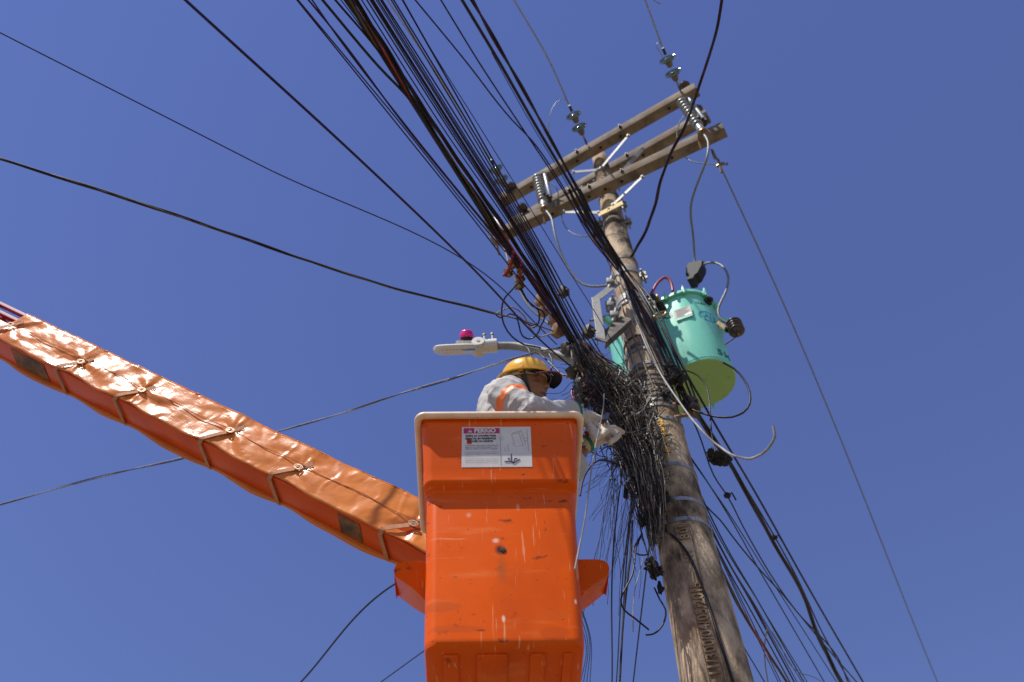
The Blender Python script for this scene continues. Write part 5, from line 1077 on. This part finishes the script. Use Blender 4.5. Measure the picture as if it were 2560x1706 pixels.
for pts, lb_ in (([(1284, 628), (1278, 655), (1268, 680), (1258, 690)], 'left red sleeve strung with small clamps'), ([(1302, 655), (1301, 680), (1298, 706)], 'right red sleeve strung with small clamps')):
    cable('red_sleeve', lb_, [Z(x, y, 6.16) for x, y in pts], .0075, 'red_sleeve', rs)
names = ['at the left edge of the bundle, uppermost', 'at the left edge of the bundle above the lamp', 'lowest at the left edge above the lamp pipe', 'just under the left bundle edge', 'beside the lamp pipe end', 'right of the hard hat', 'above the red lead ring', 'in the middle of the red lead ring', 'beside the straight red lead', 'just above the bucket lip corner', 'on the lamp pipe under the bundle', 'in the bundle centre', 'where bundle and bracket meet']
for (px, py, sz), nm in zip([(1352, 752, .05), (1358, 780, .042), (1388, 800, .055), (1394, 826, .055), (1415, 872, .045), (1430, 932, .045), (1448, 908, .05), (1448, 962, .045), (1450, 975, .05), (1452, 1004, .05), (1422, 880, .04), (1408, 730, .045), (1470, 830, .05)], names):
    wedge(px, py, 3.36, sz, 'dark bolted wire clamp '+nm, 'dark_iron' if px > 1400 else 'rust')
for k in range(5):
    x0, y0 = ((1448, 880), (1440, 900), (1452, 915), (1460, 905), (1444, 925))[k]
    cable('down_lead', ORD[k]+' of five leads dropping through the clamps to the bucket corner', [Y(x0-10+jz(-8, 8), y0-40, 3.35), Y(x0+jz(-6, 6), y0, 3.37), Y(1448+jz(-8, 8), 955, 3.38), Y(1452+jz(-6, 6), 1000, 3.36), Y(1455+jz(-4, 4), 1045, 3.3)], .0055, ['black_cable', 'grey_cable', 'black_cable', 'brown_cable', 'black_cable'][k], 'leads dropping through the clamps')
def lump(px, py, y, r, label, sq_=(1, 1, 1), m='charred', kk=3):
    c = Y(px, py, y); k = thing('charred_joint', c, label, 'connector', 'charred cable joints'); b = MB().blob(c, r, 3, jit=.45, squash=sq_)
    for i in range(kk): b.blob(c+V(jz(-1, 1), jz(-.6, .3), jz(-1, 1))*r, r*jz(.25, .5), 2, jit=.4)
    b.build('joint_body', m, k)
lump(1676, 925, 3.5, .032, 'upper of two charred joints right of the pole before the green tank'); lump(1690, 942, 3.5, .05, 'larger charred joint right of the pole before the green tank'); lump(1664, 985, 3.5, .026, 'charred joint beside the perforated bands right of the pole', (1, 1, 1.6))
lump(1800, 1148, 3.75, .036, 'charred joint cluster on the thick bundle right of the pole', (1.5, 1, .9), kk=7); lump(1780, 1135, 3.72, .026, 'small round charred joint left of the cluster on the thick bundle')
lump(1606, 1302, 3.48, .024, 'charred lump at the left edge of the tangle', (.8, .8, 1.5)); lump(1632, 1420, 3.5, .034, 'large charred clump at the lower end of the tangle', (.7, .8, 1.7), kk=9); lump(1650, 1470, 3.53, .018, 'lowest charred clump hanging on the pole edge', (.6, .8, 1.9)); lump(1571, 1097, 3.44, .03, 'black burnt knob under the pointing glove finger', (1.4, 1, .8))
lump(1654, 1246, 3.52, .03, 'burnt knot under a plain strap on the pole', (1.2, .6, .8))
# ------------------------------------------------------------------ the tangle of cut wires (nobody could count it)
path = [((1432, 842), 3.30, 12), ((1462, 890), 3.35, 26), ((1496, 945), 3.41, 44), ((1544, 1008), 3.45, 52), ((1575, 1075), 3.48, 46), ((1601, 1150), 3.49, 40), ((1618, 1230), 3.50, 36), ((1630, 1310), 3.51, 25), ((1640, 1400), 3.53, 13)]
def tpath(t):
    t = max(0, min(.9999, t))*(len(path)-1); i = int(t); k = t-i
    (a, ya, wa), (b, yb, wb) = path[i], path[i+1]
    return a[0]+(b[0]-a[0])*k, a[1]+(b[1]-a[1])*k, ya+(yb-ya)*k, wa+(wb-wa)*k
tg = MB(); mats = ['black_cable', 'strand_grey', 'strand_brown', 'charred']
def strand(t0, t1, u0, u1, dy, r, mi, chaos, n=12):
    P = []; sd = rnd.random()*100
    for i in range(n):
        k = i/(n-1); t = t0+(t1-t0)*k; x, y, yy, w_ = tpath(t); u = u0+(u1-u0)*k
        u += chaos*mnoise.noise(V(k*3.2, sd, 0)); e = chaos*34*mnoise.noise(V(k*3.0, 0, sd))
        P.append(Y(x+u*w_*.9, y-u*w_*.42+e, yy+dy+.05*mnoise.noise(V(sd, k*3, 4))))
    tg.tube(P, r, 5, mi, caps=False)
for i in range(300):
    t0 = rnd.uniform(.02, .55); L = rnd.uniform(.18, .5); u = max(-1.1, min(1.2, rnd.gauss(0, .62)))
    strand(t0, t0+L, u, u+rnd.gauss(0, .38), rnd.uniform(-.05, .05), rnd.uniform(.0016, .0042), rnd.choice((0, 0, 1, 2, 2, 2)), .24)
for i in range(360):
    t0 = rnd.uniform(.30, .72); L = rnd.uniform(.12, .34); u = max(-1.2, min(1.2, rnd.gauss(-.05, .55)))
    strand(t0, t0+L, u, u+rnd.gauss(0, .25), rnd.uniform(-.07, .03), rnd.uniform(.0010, .0022), rnd.choice((0, 1, 1, 2, 2, 3)), .26)
for i in range(330):
    t0 = rnd.uniform(.28, .62); u = rnd.gauss(0, .75); strand(t0, t0+rnd.uniform(-.12, .2), u, u+rnd.gauss(0, .8), rnd.uniform(-.07, .03), rnd.uniform(.0012, .0028), rnd.choice((0, 0, 1, 3)), .9)
for i in range(140):                                  # wires wrapped over the pole face
    y0 = rnd.uniform(930, 1270); a0 = rnd.uniform(-1.2, -.2); dy_ = rnd.uniform(-10, 110); da = rnd.uniform(-.1, .7); da = min(da, -.40-a0) if 960 < y0 < 1150 else da; sd = rnd.random()*99
    P = [on_pole(a0+da*k/9+.12*mnoise.noise(V(k*.4, sd, 0)), zpole(y0+dy_*k/9+10*mnoise.noise(V(sd, k*.4, 0))), .008+.012*rnd.random()) for k in range(10)]
    tg.tube(spline(P, .015), rnd.uniform(.0010, .0024), 5, rnd.choice((0, 2, 2, 3)), caps=False)
tgo = tg.build('wire_tangle', mats, None, loc=Y(1578, 1070, 3.48)); tag(tgo, 'dense tangle of black and grey cut wires clinging to the left of the pole', 'wires', None, 'stuff')
hs_ = MB()
for i in range(46):                                  # hair thin strands hanging free left of the pole
    x0 = rnd.choice((rnd.gauss(1535, 12), rnd.uniform(1520, 1600), rnd.gauss(1585, 10))); y0 = 1090+rnd.uniform(0, 130)+(x0-1530)*.8; sd = rnd.random()*99
    ln = rnd.uniform(60, 330); dr = rnd.gauss(-18, 22); yy = 3.42+rnd.uniform(-.08, .06); am = rnd.uniform(4, 20); P = []
    for k in range(12): t = k/11; P.append(Y(x0+dr*t*ln/200+am*mnoise.noise(V(t*2.5, sd, 0)), y0+ln*t+am*.4*mnoise.noise(V(0, t*2, sd)), yy))
    hs_.tube(P, rnd.uniform(.0007, .0014), 4, 0, caps=False)
for i in range(26):
    x0, y0 = rnd.uniform(1530, 1585), rnd.uniform(1040, 1190); sd = rnd.random()*99; x1, y1 = x0-rnd.uniform(30, 110), y0+rnd.uniform(-20, 150); P = []
    for k in range(12): t = k/11; P.append(Y(x0+(x1-x0)*t+14*mnoise.noise(V(t*2, sd, 0)), y0+(y1-y0)*t+20*t*(1-t)+10*mnoise.noise(V(0, t*2, sd)), 3.4+.05*math.sin(sd)))
    hs_.tube(P, rnd.uniform(.0007, .0014), 4, 0, caps=False)
for i in range(110):                                 # fine wires between the glove and the bundle
    x0, y0 = rnd.uniform(1455, 1570), rnd.uniform(930, 1060); sd = rnd.random()*99; x1, y1 = x0+rnd.gauss(0, 50), y0+rnd.gauss(15, 45); P = []
    if x0 < 1500 and y0 > 1010: continue
    for k in range(10): t = k/9; P.append(Y(x0+(x1-x0)*t+22*mnoise.noise(V(t*2, sd, 0)), y0+(y1-y0)*t+22*mnoise.noise(V(0, t*2, sd)), 3.36+.06*math.sin(sd)))
    hs_.tube(P, rnd.uniform(.0009, .002), 4, 0, caps=False)
hso = hs_.build('loose_strands', 'dark_cable', None, loc=Y(1535, 1100, 3.4)); tag(hso, 'fine hair thin wire strands dangling left of the pole', 'wires', None, 'stuff')
